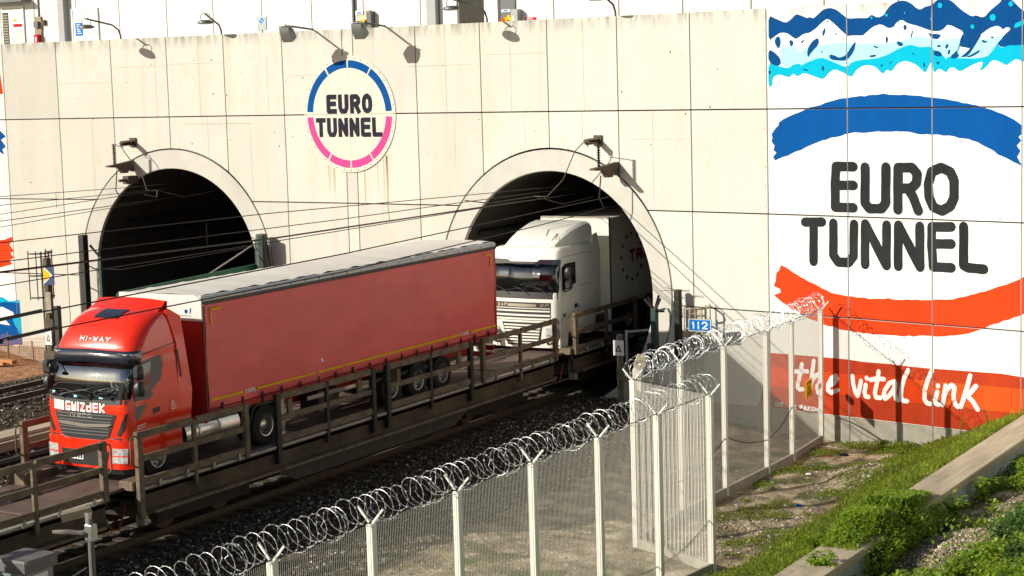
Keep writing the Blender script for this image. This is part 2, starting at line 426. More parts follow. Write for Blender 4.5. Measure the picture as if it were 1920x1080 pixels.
MURAL={'blue_sky':[(33.24,11.77),(33.53,11.64),(33.83,11.52),(33.99,11.6),(34.2,11.77),(34.37,11.71),(34.56,11.63),(34.65,11.66),(34.77,11.61),(34.93,11.73),(35.1,11.85),(35.31,11.9),(35.51,11.85),(35.72,11.7),(35.92,11.56),(36.27,11.57),(36.56,11.55),(36.69,11.65),(36.88,11.55),(37.08,11.61),(37.19,11.77),(37.31,11.89),(37.48,11.97),(37.68,12.0),(37.85,11.96),(37.99,11.88),(38.07,11.8),(38.21,11.72),(38.29,11.74),(38.37,11.79),(38.6,11.83),(38.77,11.97),(38.9,11.99),(39.17,11.95),(39.5,11.66),(39.83,11.46),(39.94,11.5),(40.12,11.43),(40.22,11.45),(40.35,11.59),(40.67,11.81),(40.72,11.9),(40.99,11.89),(41.21,11.67),(41.37,11.54),(41.63,11.43),(41.63,10.64),(41.37,10.66),(41.15,10.64),(40.96,10.66),(40.72,10.6),(40.58,10.71),(40.53,10.45),(38.58,10.84),(37.47,11.03),(35.74,11.09),(34.55,10.92),(33.7,10.79),(33.23,10.99)],'white_mount':[(33.23,11.0),(33.46,11.14),(33.62,11.23),(33.77,11.24),(33.92,11.2),(34.07,11.09),(34.19,11.03),(34.44,11.18),(34.65,11.2),(34.86,11.32),(35.04,11.47),(35.25,11.6),(35.51,11.4),(35.8,11.14),(36.03,11.0),(36.24,10.98),(36.38,11.04),(36.73,11.3),(36.99,11.37),(37.25,11.23),(37.42,11.28),(37.47,11.37),(37.65,11.47),(37.85,11.35),(38.16,11.27),(38.43,11.17),(38.63,11.11),(38.83,11.1),(38.97,11.16),(39.1,11.29),(39.63,11.04),(39.45,10.63),(39.5,10.45),(39.8,10.62),(39.91,10.91),(40.09,10.96),(40.35,11.13),(40.58,11.19),(40.69,11.14),(40.75,11.07),(40.82,11.12),(40.9,11.14),(40.99,11.09),(40.8,10.94),(40.58,10.71),(40.39,10.42),(39.68,10.28),(37.47,10.38),(34.55,10.3),(33.23,10.65)],'pale_cyan':[(33.61,10.69),(33.67,10.83),(33.77,10.92),(33.79,10.81),(33.95,10.83),(34.13,10.84),(34.25,10.7),(34.37,10.67),(34.49,10.79),(34.67,10.82),(35.27,10.85),(35.68,10.91),(35.97,10.86),(36.38,10.83),(36.9,10.82),(37.36,10.83),(37.75,10.89),(38.09,11.01),(38.42,10.95),(38.58,10.87),(38.65,10.94),(38.83,10.82),(39.0,10.88),(39.3,10.88),(39.53,10.89),(39.45,10.63),(39.5,10.43),(39.7,10.41),(40.03,10.82),(40.38,10.86),(40.8,10.92),(40.58,10.7),(40.39,10.42),(39.68,10.23),(37.47,10.33),(34.55,10.22),(33.94,10.19),(33.7,10.27)],'cyan':[(33.22,10.39),(33.57,10.26),(33.94,10.19),(34.06,10.29),(34.31,10.33),(34.33,10.25),(34.55,10.35),(35.03,10.49),(35.38,10.36),(35.73,10.22),(35.88,10.2),(36.08,10.34),(36.38,10.38),(36.84,10.4),(37.18,10.49),(37.53,10.65),(37.92,10.77),(38.2,10.68),(38.58,10.69),(38.64,10.62),(38.97,10.42),(39.03,10.32),(39.13,10.41),(39.37,10.35),(39.83,10.32),(40.16,10.34),(40.35,10.4),(40.58,10.7),(40.72,10.59),(40.96,10.66),(41.15,10.64),(41.37,10.66),(41.63,10.64),(41.63,10.22),(41.37,10.19),(41.14,10.29),(41.01,10.22),(40.85,10.11),(40.64,10.23),(40.43,10.28),(40.22,10.05),(40.03,9.98),(40.14,10.12),(40.16,10.24),(40.0,10.22),(39.73,10.11),(39.46,9.97),(39.27,10.1),(39.14,10.09),(39.03,9.96),(38.92,10.03),(38.8,10.08),(38.65,9.95),(38.61,10.25),(38.53,10.23),(38.39,9.95),(38.25,10.09),(38.03,10.24),(37.75,10.32),(37.52,10.26),(37.3,10.01),(37.18,10.1),(37.04,9.95),(36.84,10.15),(36.61,10.23),(36.38,10.21),(36.17,10.09),(36.02,9.88),(35.73,10.04),(35.44,10.14),(35.26,10.03),(35.08,9.84),(34.78,9.94),(34.42,10.06),(34.21,9.94),(34.06,10.05),(33.94,9.92),(33.6,10.02),(33.45,9.99),(33.35,9.91),(33.35,9.7),(33.21,9.65)],'spots':[[(33.43,10.98),(33.52,11.14),(33.62,11.13),(33.67,10.95),(33.58,10.74)],[(33.23,10.78),(33.45,10.67),(33.64,10.48),(33.65,10.32),(33.51,10.26),(33.22,10.39)],[(33.95,11.02),(34.07,11.0),(34.1,10.91),(34.02,10.81),(33.97,10.89)],[(34.32,10.93),(34.46,11.03),(34.43,10.92)],[(34.94,11.07),(34.96,10.86),(34.67,10.61),(34.58,10.47),(34.55,10.69),(34.7,10.94)],[(35.06,11.19),(35.17,11.36),(35.18,11.21),(35.09,11.07)],[(35.45,11.1),(35.54,11.18),(35.56,11.14)],[(36.19,10.94),(36.12,10.62),(35.88,10.37),(35.62,10.37),(35.32,10.41),(35.29,10.57),(35.5,10.52),(35.62,10.45),(35.85,10.52),(36.03,10.77)],[(35.03,10.73),(35.08,10.65),(35.05,10.57)],[(34.33,10.18),(34.62,10.13),(34.54,10.09)],[(35.05,10.24),(35.13,10.21),(35.11,10.06),(35.04,10.14)],[(37.16,11.04),(37.23,10.96),(37.19,10.8),(37.14,10.89)],[(37.47,10.89),(37.7,10.82),(37.69,10.73),(37.55,10.73)],[(36.72,10.78),(36.95,10.72),(36.81,10.69)],[(36.6,10.49),(36.84,10.52),(36.81,10.45),(36.64,10.44)],[(36.95,10.17),(37.04,10.26),(37.04,10.17)],[(37.22,10.23),(37.38,10.34),(37.32,10.26)],[(37.7,11.27),(37.76,11.34),(37.83,11.25),(37.75,11.14)],[(38.03,11.21),(37.98,10.99),(37.93,10.91),(37.95,11.06)],[(38.33,10.24),(38.38,10.26),(38.39,10.14),(38.35,10.1)],[(35.22,11.54),(35.29,11.54),(35.25,11.47)],[(33.22,10.15),(33.32,10.12),(33.29,10.04),(33.22,10.03)],[(37.99,10.56),(38.07,10.47),(37.99,10.49)],[(38.45,11.12),(38.49,11.05),(38.9,11.02),(38.83,10.91),(38.73,10.88),(38.56,10.94)],[(38.73,10.71),(38.83,10.73),(38.9,10.69),(38.81,10.65)],[(38.66,10.58),(38.83,10.56),(38.93,10.46),(38.88,10.4),(38.66,10.43)],[(39.0,10.67),(39.08,10.76),(39.13,10.71),(39.05,10.59)],[(39.08,10.49),(39.13,10.61),(39.18,10.56),(39.13,10.43)],[(38.73,10.23),(38.8,10.29),(38.85,10.23),(38.79,10.18)],[(40.12,10.83),(40.29,10.78),(40.3,10.74),(40.14,10.75)],[(40.36,10.91),(40.5,10.9),(40.45,10.84)],[(40.58,10.71),(40.77,10.88),(40.99,11.08),(41.09,11.09),(41.37,11.16),(41.63,11.2),(41.63,10.64),(41.37,10.66),(41.15,10.64),(40.96,10.66),(40.72,10.6)]],'spots2':[[(39.5,10.95),(39.63,11.04),(39.45,10.63),(39.37,10.51),(39.47,10.39),(39.23,10.32),(39.17,10.4),(39.3,10.5),(39.42,10.6)],[(39.91,10.99),(40.16,11.02),(39.9,10.64),(39.7,10.38),(39.47,10.37),(39.57,10.43),(39.8,10.62)],[(39.58,10.76),(39.7,10.82),(39.8,10.77),(39.7,10.62),(39.63,10.68)],[(40.08,10.57),(40.06,10.49),(39.8,10.36),(39.63,10.37),(39.83,10.44)]],'dots':[[(38.93,11.81),(38.91,11.75),(38.85,11.73),(38.8,11.76),(38.78,11.81),(38.8,11.86),(38.85,11.88),(38.91,11.86)],[(37.78,11.65),(37.77,11.63),(37.75,11.62),(37.74,11.63),(37.73,11.65),(37.74,11.67),(37.76,11.68),(37.77,11.67)],[(38.63,11.44),(38.62,11.41),(38.59,11.4),(38.56,11.42),(38.54,11.45),(38.56,11.48),(38.59,11.49),(38.62,11.47)],[(37.22,11.61),(37.21,11.58),(37.18,11.57),(37.15,11.58),(37.13,11.61),(37.15,11.64),(37.18,11.65),(37.21,11.64)],[(36.73,11.55),(36.72,11.53),(36.69,11.52),(36.67,11.53),(36.66,11.56),(36.67,11.58),(36.69,11.59),(36.72,11.58)],[(39.91,11.19),(39.89,11.14),(39.84,11.13),(39.8,11.15),(39.78,11.19),(39.8,11.24),(39.84,11.25),(39.89,11.23)],[(40.55,11.41),(40.52,11.34),(40.45,11.32),(40.39,11.35),(40.36,11.42),(40.39,11.48),(40.45,11.51),(40.52,11.48)],[(41.06,11.75),(41.04,11.7),(40.99,11.68),(40.94,11.7),(40.91,11.76),(40.94,11.81),(40.99,11.83),(41.04,11.8)],[(41.07,11.12),(41.12,11.23),(41.37,11.32),(41.63,11.4),(41.63,11.21),(41.37,11.19),(41.15,11.11)]],'blue_arc':[(33.3,8.25),(33.55,8.52),(33.55,8.59),(33.92,8.78),(34.53,9.01),(35.13,9.16),(35.72,9.29),(36.31,9.35),(36.89,9.38),(37.41,9.37),(38.03,9.34),(38.58,9.28),(39.41,9.16),(40.11,9.01),(40.75,8.81),(41.06,8.67),(41.35,8.47),(41.3,8.26),(41.22,8.19),(41.3,8.09),(41.17,7.95),(41.28,7.81),(41.18,7.65),(41.38,7.37),(41.07,7.51),(40.75,7.66),(40.38,7.86),(40.0,8.04),(39.57,8.14),(39.13,8.22),(38.58,8.24),(38.02,8.29),(37.46,8.34),(36.71,8.32),(35.95,8.28),(35.48,8.17),(34.88,8.02),(34.15,7.75),(33.41,7.47),(33.34,7.58),(33.46,7.7),(33.36,7.78),(33.4,7.91),(33.29,8.04),(33.33,8.15)],'red_smile':[(33.58,4.34),(33.98,4.15),(34.41,3.96),(34.84,3.79),(35.14,3.67),(35.43,3.58),(35.85,3.53),(36.74,3.51),(37.66,3.53),(38.57,3.58),(39.13,3.63),(39.68,3.76),(40.22,3.92),(40.76,4.12),(41.29,4.33),(41.76,4.52),(41.77,3.53),(41.29,3.32),(40.76,3.14),(40.23,2.9),(39.9,2.78),(39.57,2.68),(39.01,2.58),(38.56,2.56),(37.71,2.48),(36.85,2.48),(36.02,2.5),(35.54,2.54),(35.19,2.6),(34.58,2.77),(33.97,3.02),(33.6,3.22),(33.32,3.42),(33.57,3.51),(33.54,3.62),(33.32,3.69),(33.39,3.85),(33.42,4.1),(33.52,4.18)],'red_block':[(33.19,1.65),(34.93,1.66),(35.82,1.66),(36.33,1.63),(37.29,1.64),(37.88,1.62),(38.54,1.62),(39.2,1.64),(39.81,1.65),(40.74,1.67),(41.41,1.63),(42.15,1.64),(44.5,-0.04),(32.73,-0.04)],'red_band':[(33.18,1.23),(35.21,1.21),(36.97,1.26),(38.32,1.24),(38.32,0.58),(36.97,0.57),(35.2,0.59),(33.17,0.64)],'orange_band':[(37.88,1.25),(39.64,1.28),(41.41,1.3),(42.15,1.31),(42.15,0.62),(40.24,0.6),(39.2,0.59),(38.89,0.68),(38.32,0.94)],'vital':[[(34.28,1.39),(34.22,1.11),(34.14,0.81),(34.12,0.68),(34.18,0.62),(34.3,0.64)],[(34.05,1.15),(34.26,1.18),(34.46,1.19)],[(34.69,1.53),(34.65,1.27),(34.6,0.93),(34.55,0.65)],[(34.58,0.84),(34.7,1.04),(34.83,1.13),(34.9,1.06),(34.88,0.83),(34.82,0.58)],[(35.17,0.82),(35.35,0.89),(35.48,1.06),(35.43,1.14),(35.3,1.07),(35.18,0.86),(35.17,0.69),(35.27,0.62),(35.49,0.72)],[(36.0,1.18),(36.02,0.97),(36.08,0.73),(36.16,0.61),(36.22,0.78),(36.28,1.06)],[(36.44,0.96),(36.4,0.74),(36.43,0.62),(36.53,0.61)],[(36.47,1.17),(36.48,1.15)],[(36.87,1.39),(36.82,1.09),(36.74,0.75),(36.78,0.62),(36.92,0.62)],[(36.6,1.12),(36.81,1.18),(37.04,1.18)],[(37.39,1.15),(37.22,1.08),(37.07,0.86),(37.02,0.69),(37.08,0.61),(37.22,0.72),(37.36,0.91),(37.42,1.1),(37.39,0.81),(37.43,0.65),(37.51,0.61)],[(37.83,1.51),(37.71,1.29),(37.62,1.0),(37.59,0.73),(37.65,0.61),(37.79,0.61)],[(38.59,1.57),(38.45,1.27),(38.36,0.98),(38.35,0.72),(38.42,0.62),(38.53,0.6)],[(38.76,0.97),(38.69,0.74),(38.71,0.63),(38.8,0.61)],[(38.78,1.16),(38.78,1.14)],[(39.02,1.17),(38.98,0.88),(38.92,0.61)],[(38.96,0.88),(39.09,1.11),(39.22,1.21),(39.3,1.15),(39.27,0.87),(39.32,0.68),(39.4,0.61)],[(39.79,1.53),(39.68,1.15),(39.57,0.82),(39.5,0.62)],[(39.97,1.25),(39.83,1.09),(39.7,0.95),(39.87,0.81),(40.02,0.6)]],'passage':[[(33.35,0.14),(33.34,0.03),(33.41,0.05),(33.4,0.17)],[(33.46,0.16),(33.46,0.04)],[(33.59,0.16),(33.52,0.15),(33.52,0.04),(33.6,0.05)],[(33.52,0.1),(33.58,0.11)],[(34.06,0.12),(33.99,0.09),(34.05,0.04),(34.0,0.0)],[(34.21,0.02),(34.2,0.13),(34.28,0.13),(34.28,0.08),(34.21,0.07)],[(34.33,0.01),(34.38,0.13),(34.42,0.01)],[(34.34,0.05),(34.42,0.05)],[(34.54,0.12),(34.47,0.11),(34.53,0.06),(34.46,0.01)],[(34.66,0.12),(34.59,0.11),(34.65,0.05),(34.58,0.0)],[(34.68,0.0),(34.73,0.11),(34.78,0.01)],[(34.7,0.04),(34.77,0.05)],[(34.86,0.11),(34.81,0.09),(34.8,0.01),(34.86,0.0),(34.86,0.05)],[(34.9,0.0),(34.9,0.09),(34.94,0.1)],[(34.9,0.05),(34.94,0.05)]],'euro':[[(36.06,7.32),(35.49,7.32),(35.45,6.8),(35.45,6.13),(36.05,6.13)],[(35.49,6.77),(36.06,6.78)],[(36.45,7.31),(36.44,6.28),(36.58,6.12),(36.98,6.13),(37.12,6.3),(37.13,7.32)],[(37.51,6.11),(37.52,7.31),(37.96,7.32),(38.13,7.14),(38.1,6.88),(37.93,6.73),(37.55,6.72)],[(37.82,6.73),(37.99,6.5),(38.16,6.1)],[(38.88,7.33),(38.58,7.21),(38.48,6.86),(38.5,6.49),(38.63,6.22),(38.9,6.12),(39.16,6.26),(39.28,6.5),(39.28,6.98),(39.16,7.22),(38.88,7.33)],[(34.43,5.66),(35.01,5.68)],[(34.72,5.64),(34.71,4.5)],[(35.39,5.66),(35.38,4.72),(35.54,4.52),(35.89,4.52),(36.06,4.72),(36.08,5.65)],[(36.44,4.49),(36.45,5.67),(37.14,4.49),(37.15,5.66)],[(37.52,4.49),(37.53,5.67),(38.22,4.5),(38.21,5.66)],[(39.2,5.68),(38.59,5.66),(38.58,5.13),(38.63,4.53),(39.2,4.53)],[(38.63,5.18),(39.2,5.2)],[(39.58,5.7),(39.58,4.62),(39.71,4.56),(40.2,4.54)]],'l_red1':[(-1.17,11.75),(-0.25,11.72),(-0.06,10.02),(-1.32,10.0)],'l_blue1':[(-1.4,8.9),(-0.33,8.57),(-0.05,8.34),(-0.31,8.21),(-0.08,7.93),(-0.28,7.83),(-0.19,7.62),(-1.46,8.22)],'l_red2':[(-1.79,4.08),(-0.4,4.23),(-0.0,4.36),(0.01,4.21),(-0.19,4.04),(0.01,3.79),(-0.17,3.68),(0.01,3.51),(-0.24,3.4),(-0.09,3.25),(-0.62,3.13),(-1.9,2.78)],'l_cyan':[(-1.98,1.8),(-0.72,1.9),(-0.37,1.74),(0.16,1.82),(0.18,0.01),(-2.14,-0.18)],'l_blue2':[(-2.01,1.47),(-0.65,1.71),(0.15,1.69),(0.14,1.21),(-0.1,0.99),(0.13,0.35),(0.18,0.01),(-2.14,-0.18)],'l_white':[(-2.02,1.25),(-0.75,1.51),(-0.21,1.31),(-0.14,1.16),(-0.65,1.01),(-0.39,0.76),(-2.05,0.92)],'l_cyan2':[(-0.26,1.07),(0.08,1.21),(0.16,0.39),(-0.17,0.81)]}

# ---------------------------------------------------------------- the curved portal wall
S = 2.722888; HD = -0.059753; KC = 0.0188345; SW = 0.174849      # panel width (m), track heading, turn per panel, centre strip
OX, OY = 24.977472, -0.244164
XS = [float(i) for i in range(-4, 7)] + [6 + SW] + [7 + SW + i for i in range(12)]
HEAD = [(6 + SW / 2 - .5 * (XS[i] + XS[i + 1])) * KC for i in range(len(XS) - 1)]
NODE = [None] * len(XS); _j = XS.index(6.0); NODE[_j] = (6.0, 0.0)
for i in range(_j, len(XS) - 1):
    L = XS[i + 1] - XS[i]; NODE[i + 1] = (NODE[i][0] + L * math.cos(HEAD[i]), NODE[i][1] + L * math.sin(HEAD[i]))
for i in range(_j - 1, -1, -1):
    L = XS[i + 1] - XS[i]; NODE[i] = (NODE[i + 1][0] - L * math.cos(HEAD[i]), NODE[i + 1][1] - L * math.sin(HEAD[i]))
def fr(X, Y):
    dx, dy = X - OX, Y - OY
    return dx * math.cos(HD) - dy * math.sin(HD), dx * math.sin(HD) + dy * math.cos(HD)
US = [x * S for x in XS]
def wp(u, z, off=0.0):
    """Point on the wall: u metres along it, height z, off metres proud of it."""
    i = 0
    while i < len(HEAD) - 1 and u > US[i + 1]: i += 1
    h = HEAD[i]; d = u - US[i]
    X = NODE[i][0] * S + d * math.cos(h) + off * math.sin(h); Y = NODE[i][1] * S + d * math.sin(h) - off * math.cos(h)
    x, y = fr(X, Y); return (x, y, z)
ROWS = [-0.06, 2.89, 5.86, 9.0, 11.97]
UL, UR, ZC, RO, RI = 3 * S, (9 + SW) * S, 3.16, 4.65, 3.9
CUTS = US
GAP = 0.042
def wallmesh(polys, off, back=None, holes=(), trim=True):
    """Flat 2D shape laid on the faceted wall (panel joints left open); with back it gets sides."""
    lo = min(q[0] for p in polys for q in p); hi = max(q[0] for p in polys for q in p)
    cuts = [c + d for c in US if lo - .1 < c < hi + .1 for d in ((-GAP / 2, GAP / 2) if trim else (0,))]
    keep = (lambda x, y: all(abs(x - c) > GAP / 2 - 1e-4 for c in US) and all(abs(y - r) > GAP / 2 for r in ROWS[1:4])) if trim else None
    v, t = tri2d(polys, cuts, keep, holes, [r + d for r in ROWS[1:4] for d in (-GAP / 2, GAP / 2)] if trim else ())
    b = MB(); b.add([wp(x, y, off) for x, y in v], t)
    if back is not None:
        ec = {}
        for q in t:
            for i in range(3):
                a, c = q[i], q[(i + 1) % 3]; ec[(min(a, c), max(a, c))] = ec.get((min(a, c), max(a, c)), 0) + 1
        n0 = len(v); b.v += [wp(x, y, back) for x, y in v]
        for (a, c), k in ec.items():
            if k == 1: b.f.append((a, c, c + n0, a + n0)); b.mi.append(0)
    return b

wall = thing('portal_wall', 'long cream and white concrete panel wall with two tunnel mouths and painted mural', 'wall', wp(6 * S, 0))
holeL = circ(UL, ZC, RO + .02, 72); holeR = circ(UR, ZC, RO + .02, 72)
for i in range(len(XS) - 1):
    u0, u1 = US[i] + GAP / 2, US[i + 1] - GAP / 2
    for r in range(4):
        z0, z1 = ROWS[r] + (GAP / 2 if r else 0), ROWS[r + 1] - (GAP / 2 if r < 3 else 0)
        hs = []
        skip = False
        for (c, hl) in ((UL, holeL), (UR, holeR)):
            dx = max(u0 - c, c - u1, 0); dz = max(z0 - ZC, ZC - z1, 0)
            if math.hypot(dx, dz) < RO + .02: hs.append(hl)
            if all(math.hypot(x - c, z - ZC) < RO + .02 for x in (u0, u1) for z in (z0, z1)): skip = True
        if skip: continue
        rect = [(u0, z0), (u1, z0), (u1, z1), (u0, z1)]
        off = 0.0 + (0.016 if r < 2 else 0.0)
        if hs:
            v, t = tri2d([rect], (), lambda x, y: u0 < x < u1 and z0 < y < z1, hs)
        else: v, t = rect, [(0, 1, 2, 3)]
        b = MB(); b.add([wp(x, y, off) for x, y in v], t)
        n0 = len(v); b.v += [wp(x, y, -.10) for x, y in v]
        ec = {}
        for q in t:
            for k in range(len(q)):
                e = (min(q[k], q[(k + 1) % len(q)]), max(q[k], q[(k + 1) % len(q)])); ec[e] = ec.get(e, 0) + 1
        for (a, c), k in ec.items():
            if k == 1: b.f.append((a, c, c + n0, a + n0)); b.mi.append(0)
        mm = whitec if XS[i] > 11.9 or XS[i] < -.1 else (cream2 if XS[i] > 8.9 else cream)
        b.part('wall_panel', mm, wall)
# dark core seen only through the open joints, hooded parapet and concrete plinth
core = MB(); cap = MB(); 
for i in range(len(XS) - 1):
    v, t = tri2d([[(US[i], -1.4), (US[i + 1], -1.4), (US[i + 1], 11.9), (US[i], 11.9)]], (), lambda x, y: US[i] < x < US[i + 1] and -1.4 < y < 11.9, [holeL, holeR])
    core.add([wp(x, y, -.075) for x, y in v], t)
    a0, a1 = wp(US[i], 11.9, -.075), wp(US[i + 1], 11.9, -.075); b0, b1 = wp(US[i], 11.9, -.6), wp(US[i + 1], 11.9, -.6)
    cap.add([a0, a1, b1, b0], [(0, 1, 2, 3)])
core.part('joint_backing', joint_m, wall); cap.part('parapet_top', cream2, wall)
for i in range(len(XS) - 1):
    u0, u1 = US[i] + .01, US[i + 1] - .01
    if u0 > UL - RO and u1 < UL + RO or u0 > UR - RO and u1 < UR + RO: continue
    hs = [h for c, h in ((UL, holeL), (UR, holeR)) if u0 < c + RO and u1 > c - RO]
    v, t = tri2d([[(u0, -1.5), (u1, -1.5), (u1, -.075), (u0, -.075)]], (), lambda x, y: u0 < x < u1 and -1.5 < y < -.075, hs)
    b = MB(); b.add([wp(x, y, -.01) for x, y in v], t); b.part('plinth', plinth_m, wall)
b = MB()
for (uu) in (14 + SW,):
    x0 = uu * S
    b.cyl(wp(x0, -1.1, .06), wp(x0, -.55, .06), .09, 10)
b.part('drain_pipe', rustm, wall)
b = MB()
b.tube([wp(US[i] if 0 else 35.5 + k * .12, -.1 - .9 * (k / 18.) ** 1.4, .05) for i, k in ((0, k) for k in range(19))], .016, 5)
b.part('cable', blackm, wall)

hair = mat('hairline_joint', (.55, .49, .36), .9, var=.3, scale=3)
for u, z0, z1 in ((4.35, 5.9, 8.97), (7.6, 9.03, 11.3), (9.7, 9.03, 11.9), (10.0, 7.4, 8.97), (12.9, 9.03, 11.2), (12.0, 5.9, 8.6), (17.7, 9.03, 11.9), (20.8, 9.03, 11.9), (21.1, 7.2, 8.97), (24.0, 7.9, 8.97), (23.5, 9.03, 11.9), (26.4, 9.03, 11.9), (26.3, 7.85, 8.97), (29.0, 5.9, 8.97)):
    b = MB(); b.add([wp(u - .006, z0, .002), wp(u + .006, z0, .002), wp(u + .006, z1, .002), wp(u - .006, z1, .002)], [(0, 1, 2, 3)]); b.part('hairline_joint', hair, wall)
for u0, u1, z in ((5.5, 8.1, 10.9), (2.8, 5.4, 10.35), (8.2, 10.8, 10.95), (13.7, 15.4, 10.4), (8.7, 12.2, 8.72), (19.2, 21.9, 10.6), (22.4, 24.8, 10.9), (28.2, 30.3, 8.1)):
    b = MB(); b.add([wp(u0, z - .005, .002), wp(u1, z - .005, .002), wp(u1, z + .005, .002), wp(u0, z + .005, .002)], [(0, 1, 2, 3)]); b.part('hairline_joint', hair, wall)
rng = random.Random(4); rust_run = mat('rust_run', (.66, .50, .27), .9, var=.25, scale=2, stretch=(6, 6, .4))
for k in range(9):
    u = 15.0 + rng.random() * 3.4; w_ = rng.uniform(.012, .05); z1 = ZC + 3.74 - abs(u - 16.6) * .25 + rng.uniform(0, .1) if 0 else 7.0 + .35 * abs(u - 16.57); z0 = z1 - rng.uniform(.6, 2.4)
    b = MB(); b.add([wp(u - w_, z1, .0025), wp(u + w_, z1, .0025), wp(u + w_ * .6, (z0 + z1) / 2, .0025), wp(u, z0, .0025), wp(u - w_ * .5, (z0 + z1) / 2, .0025)], [(0, 1, 2, 3, 4)]); b.part('rust_run', rust_run, wall)

th = MB(); q = random.Random(12)
def spot(u, z, r): th.add([wp(u + r * math.cos(a), z + r * 1.1 * math.sin(a), .0035) for a in (0, 1.05, 2.1, 3.14, 4.19, 5.24)], [(0, 1, 2, 3, 4, 5)])
for _ in range(120):
    u = q.uniform(.5, 32); z = q.uniform(6.2, 11.4)
    if math.hypot(u - UL, z - ZC) < RO + .1 or math.hypot(u - UR, z - ZC) < RO + .1 or any(abs(u - c) < .06 for c in US): continue
    spot(u, z, q.choice((.008, .01, .012, .014, .02, .028)))
for k in range(20):
    for du in (-.09, .09): spot((12 + SW) * S + du, .3 + k * .58, .014)
th.part('tie_holes', joint_m, wall, kind='stuff')

def ringpart(c):
    b = MB(); N = 96; rr = [RI, RI + .02, RO - .03, RO]
    rings = []
    for k in range(N):
        a = 6.28318 * k / N
        rings.append([wp(c + r * math.cos(a), ZC + r * math.sin(a), o) for r, o in ((RI, -.14), (RI, -.01), (RI + .02, .012), (RO - .045, .012), (RO - .045, -.1))])
    b.loft(rings, False, loop=True, ringclosed=False)
    return b
for c in (UL, UR): ringpart(c).part('portal_ring', ring_m, wall, angle=30)

def tunnel(c, label):
    t = thing('tunnel_tube', label, 'tunnel', wp(c, ZC - RI))
    N = 64; rings = []
    for d in (0, 1.5, 6, 14, 30, 55):
        ring = []
        for k in range(N):
            a = 6.28318 * k / N; p = wp(c + RI * math.cos(a), ZC + RI * math.sin(a), -.12); ring.append((p[0], p[1] + d, p[2]))
        rings.append(ring)
    b = MB(); b.loft(rings, False); b.f.append(tuple((len(rings) - 1) * N + k for k in range(N))); b.mi.append(0)
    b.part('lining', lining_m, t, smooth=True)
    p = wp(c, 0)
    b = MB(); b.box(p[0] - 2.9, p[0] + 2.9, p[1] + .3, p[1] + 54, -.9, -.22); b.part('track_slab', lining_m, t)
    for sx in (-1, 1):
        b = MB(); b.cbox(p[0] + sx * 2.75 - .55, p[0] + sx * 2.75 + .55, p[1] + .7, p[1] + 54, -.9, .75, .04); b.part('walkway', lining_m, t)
    b = MB(); b.tube([(p[0] - 3.3, p[1] + 1, ZC + 1.7), (p[0] - 3.3, p[1] + 40, ZC + 1.7)], .09, 8); b.tube([(p[0] - 3.5, p[1] + 1, ZC + 1.2), (p[0] - 3.5, p[1] + 40, ZC + 1.2)], .06, 8); b.part('service_pipe', darkm, t)
tunnel(UL, 'dark empty tunnel mouth behind the red truck'); tunnel(UR, 'tunnel mouth that the white truck is coming out of')

# ---------------------------------------------------------------- mural painted on the panels
def pw(name, polys, colour, off, parent=wall):
    rows_clip = []
    b = wallmesh(polys, off)
    # follow the lower rows, which stand slightly proud
    return b.part(name, paint[colour], parent)
def proud(polys): return polys
E1 = .019
pw('mural_sky', [soften(MURAL['blue_sky'])], 'navy', .002 + E1 * 0 + .002)
pw('mural_mountain', [soften(MURAL['white_mount'])], 'white', .006)
pw('mural_ice', [soften(MURAL['pale_cyan'])], 'pale', .008)
pw('mural_sea', [soften(MURAL['cyan'])], 'cyan', .010)
pw('mural_rock', [soften(q, .25) for q in MURAL['spots'] + MURAL['spots2']], 'navy', .012)
pw('mural_dot', MURAL['dots'], 'cyan', .0135)
pw('blue_brush_arc', [rough(MURAL['blue_arc'])], 'blue', .004)
pw('red_brush_arc', [rough(MURAL['red_smile'])], 'red', .004 + E1)
pw('red_field', [MURAL['red_block']], 'brick', .003 + E1)
pw('red_stripe', [MURAL['red_band']], 'red', .005 + E1)
pw('orange_stripe', [MURAL['orange_band']], 'orange', .0065 + E1)
zs = lambda q: [rough(p, .2, .005) if len(p) == 4 else p for l in q for p in stroke(l, .285)]
up = [q for q in MURAL['euro'][:6]]; lo_ = MURAL['euro'][6:]
EU = MURAL['euro']
for ids in ((0, 1), (2,), (3, 4), (5,), (6, 7), (8,), (9,), (10,), (11, 12), (13,)): pw('painted_letter', zs([EU[k] for k in ids]), 'dark', .004 + E1)
k_ = 0
for cnt in (2, 2, 1, 1, 2, 2, 1, 1, 1, 2, 2, 2):
    pw('script_letter', [p for l in MURAL['vital'][k_:k_ + cnt] for p in stroke(l if len(l) > 1 and l[0] != l[-1] else [l[0], (l[0][0] + .01, l[0][1])], .135)], 'white', .009 + E1); k_ += cnt
pw('lettering_passage', [p for l in MURAL['passage'] for p in stroke(l, .045)], 'white', .009 + E1)
for nm, k, c, o in (('red_patch', 'l_red1', 'red', .004), ('blue_brush_end', 'l_blue1', 'blue', .004), ('red_brush_end', 'l_red2', 'red', .004 + E1), ('cyan_patch', 'l_cyan', 'cyan', .004 + E1), ('blue_patch', 'l_blue2', 'blue', .006 + E1), ('white_patch', 'l_white', 'white', .008 + E1), ('cyan_patch', 'l_cyan2', 'cyan', .0085 + E1)):
    pw(nm, [MURAL[k]], c, o)

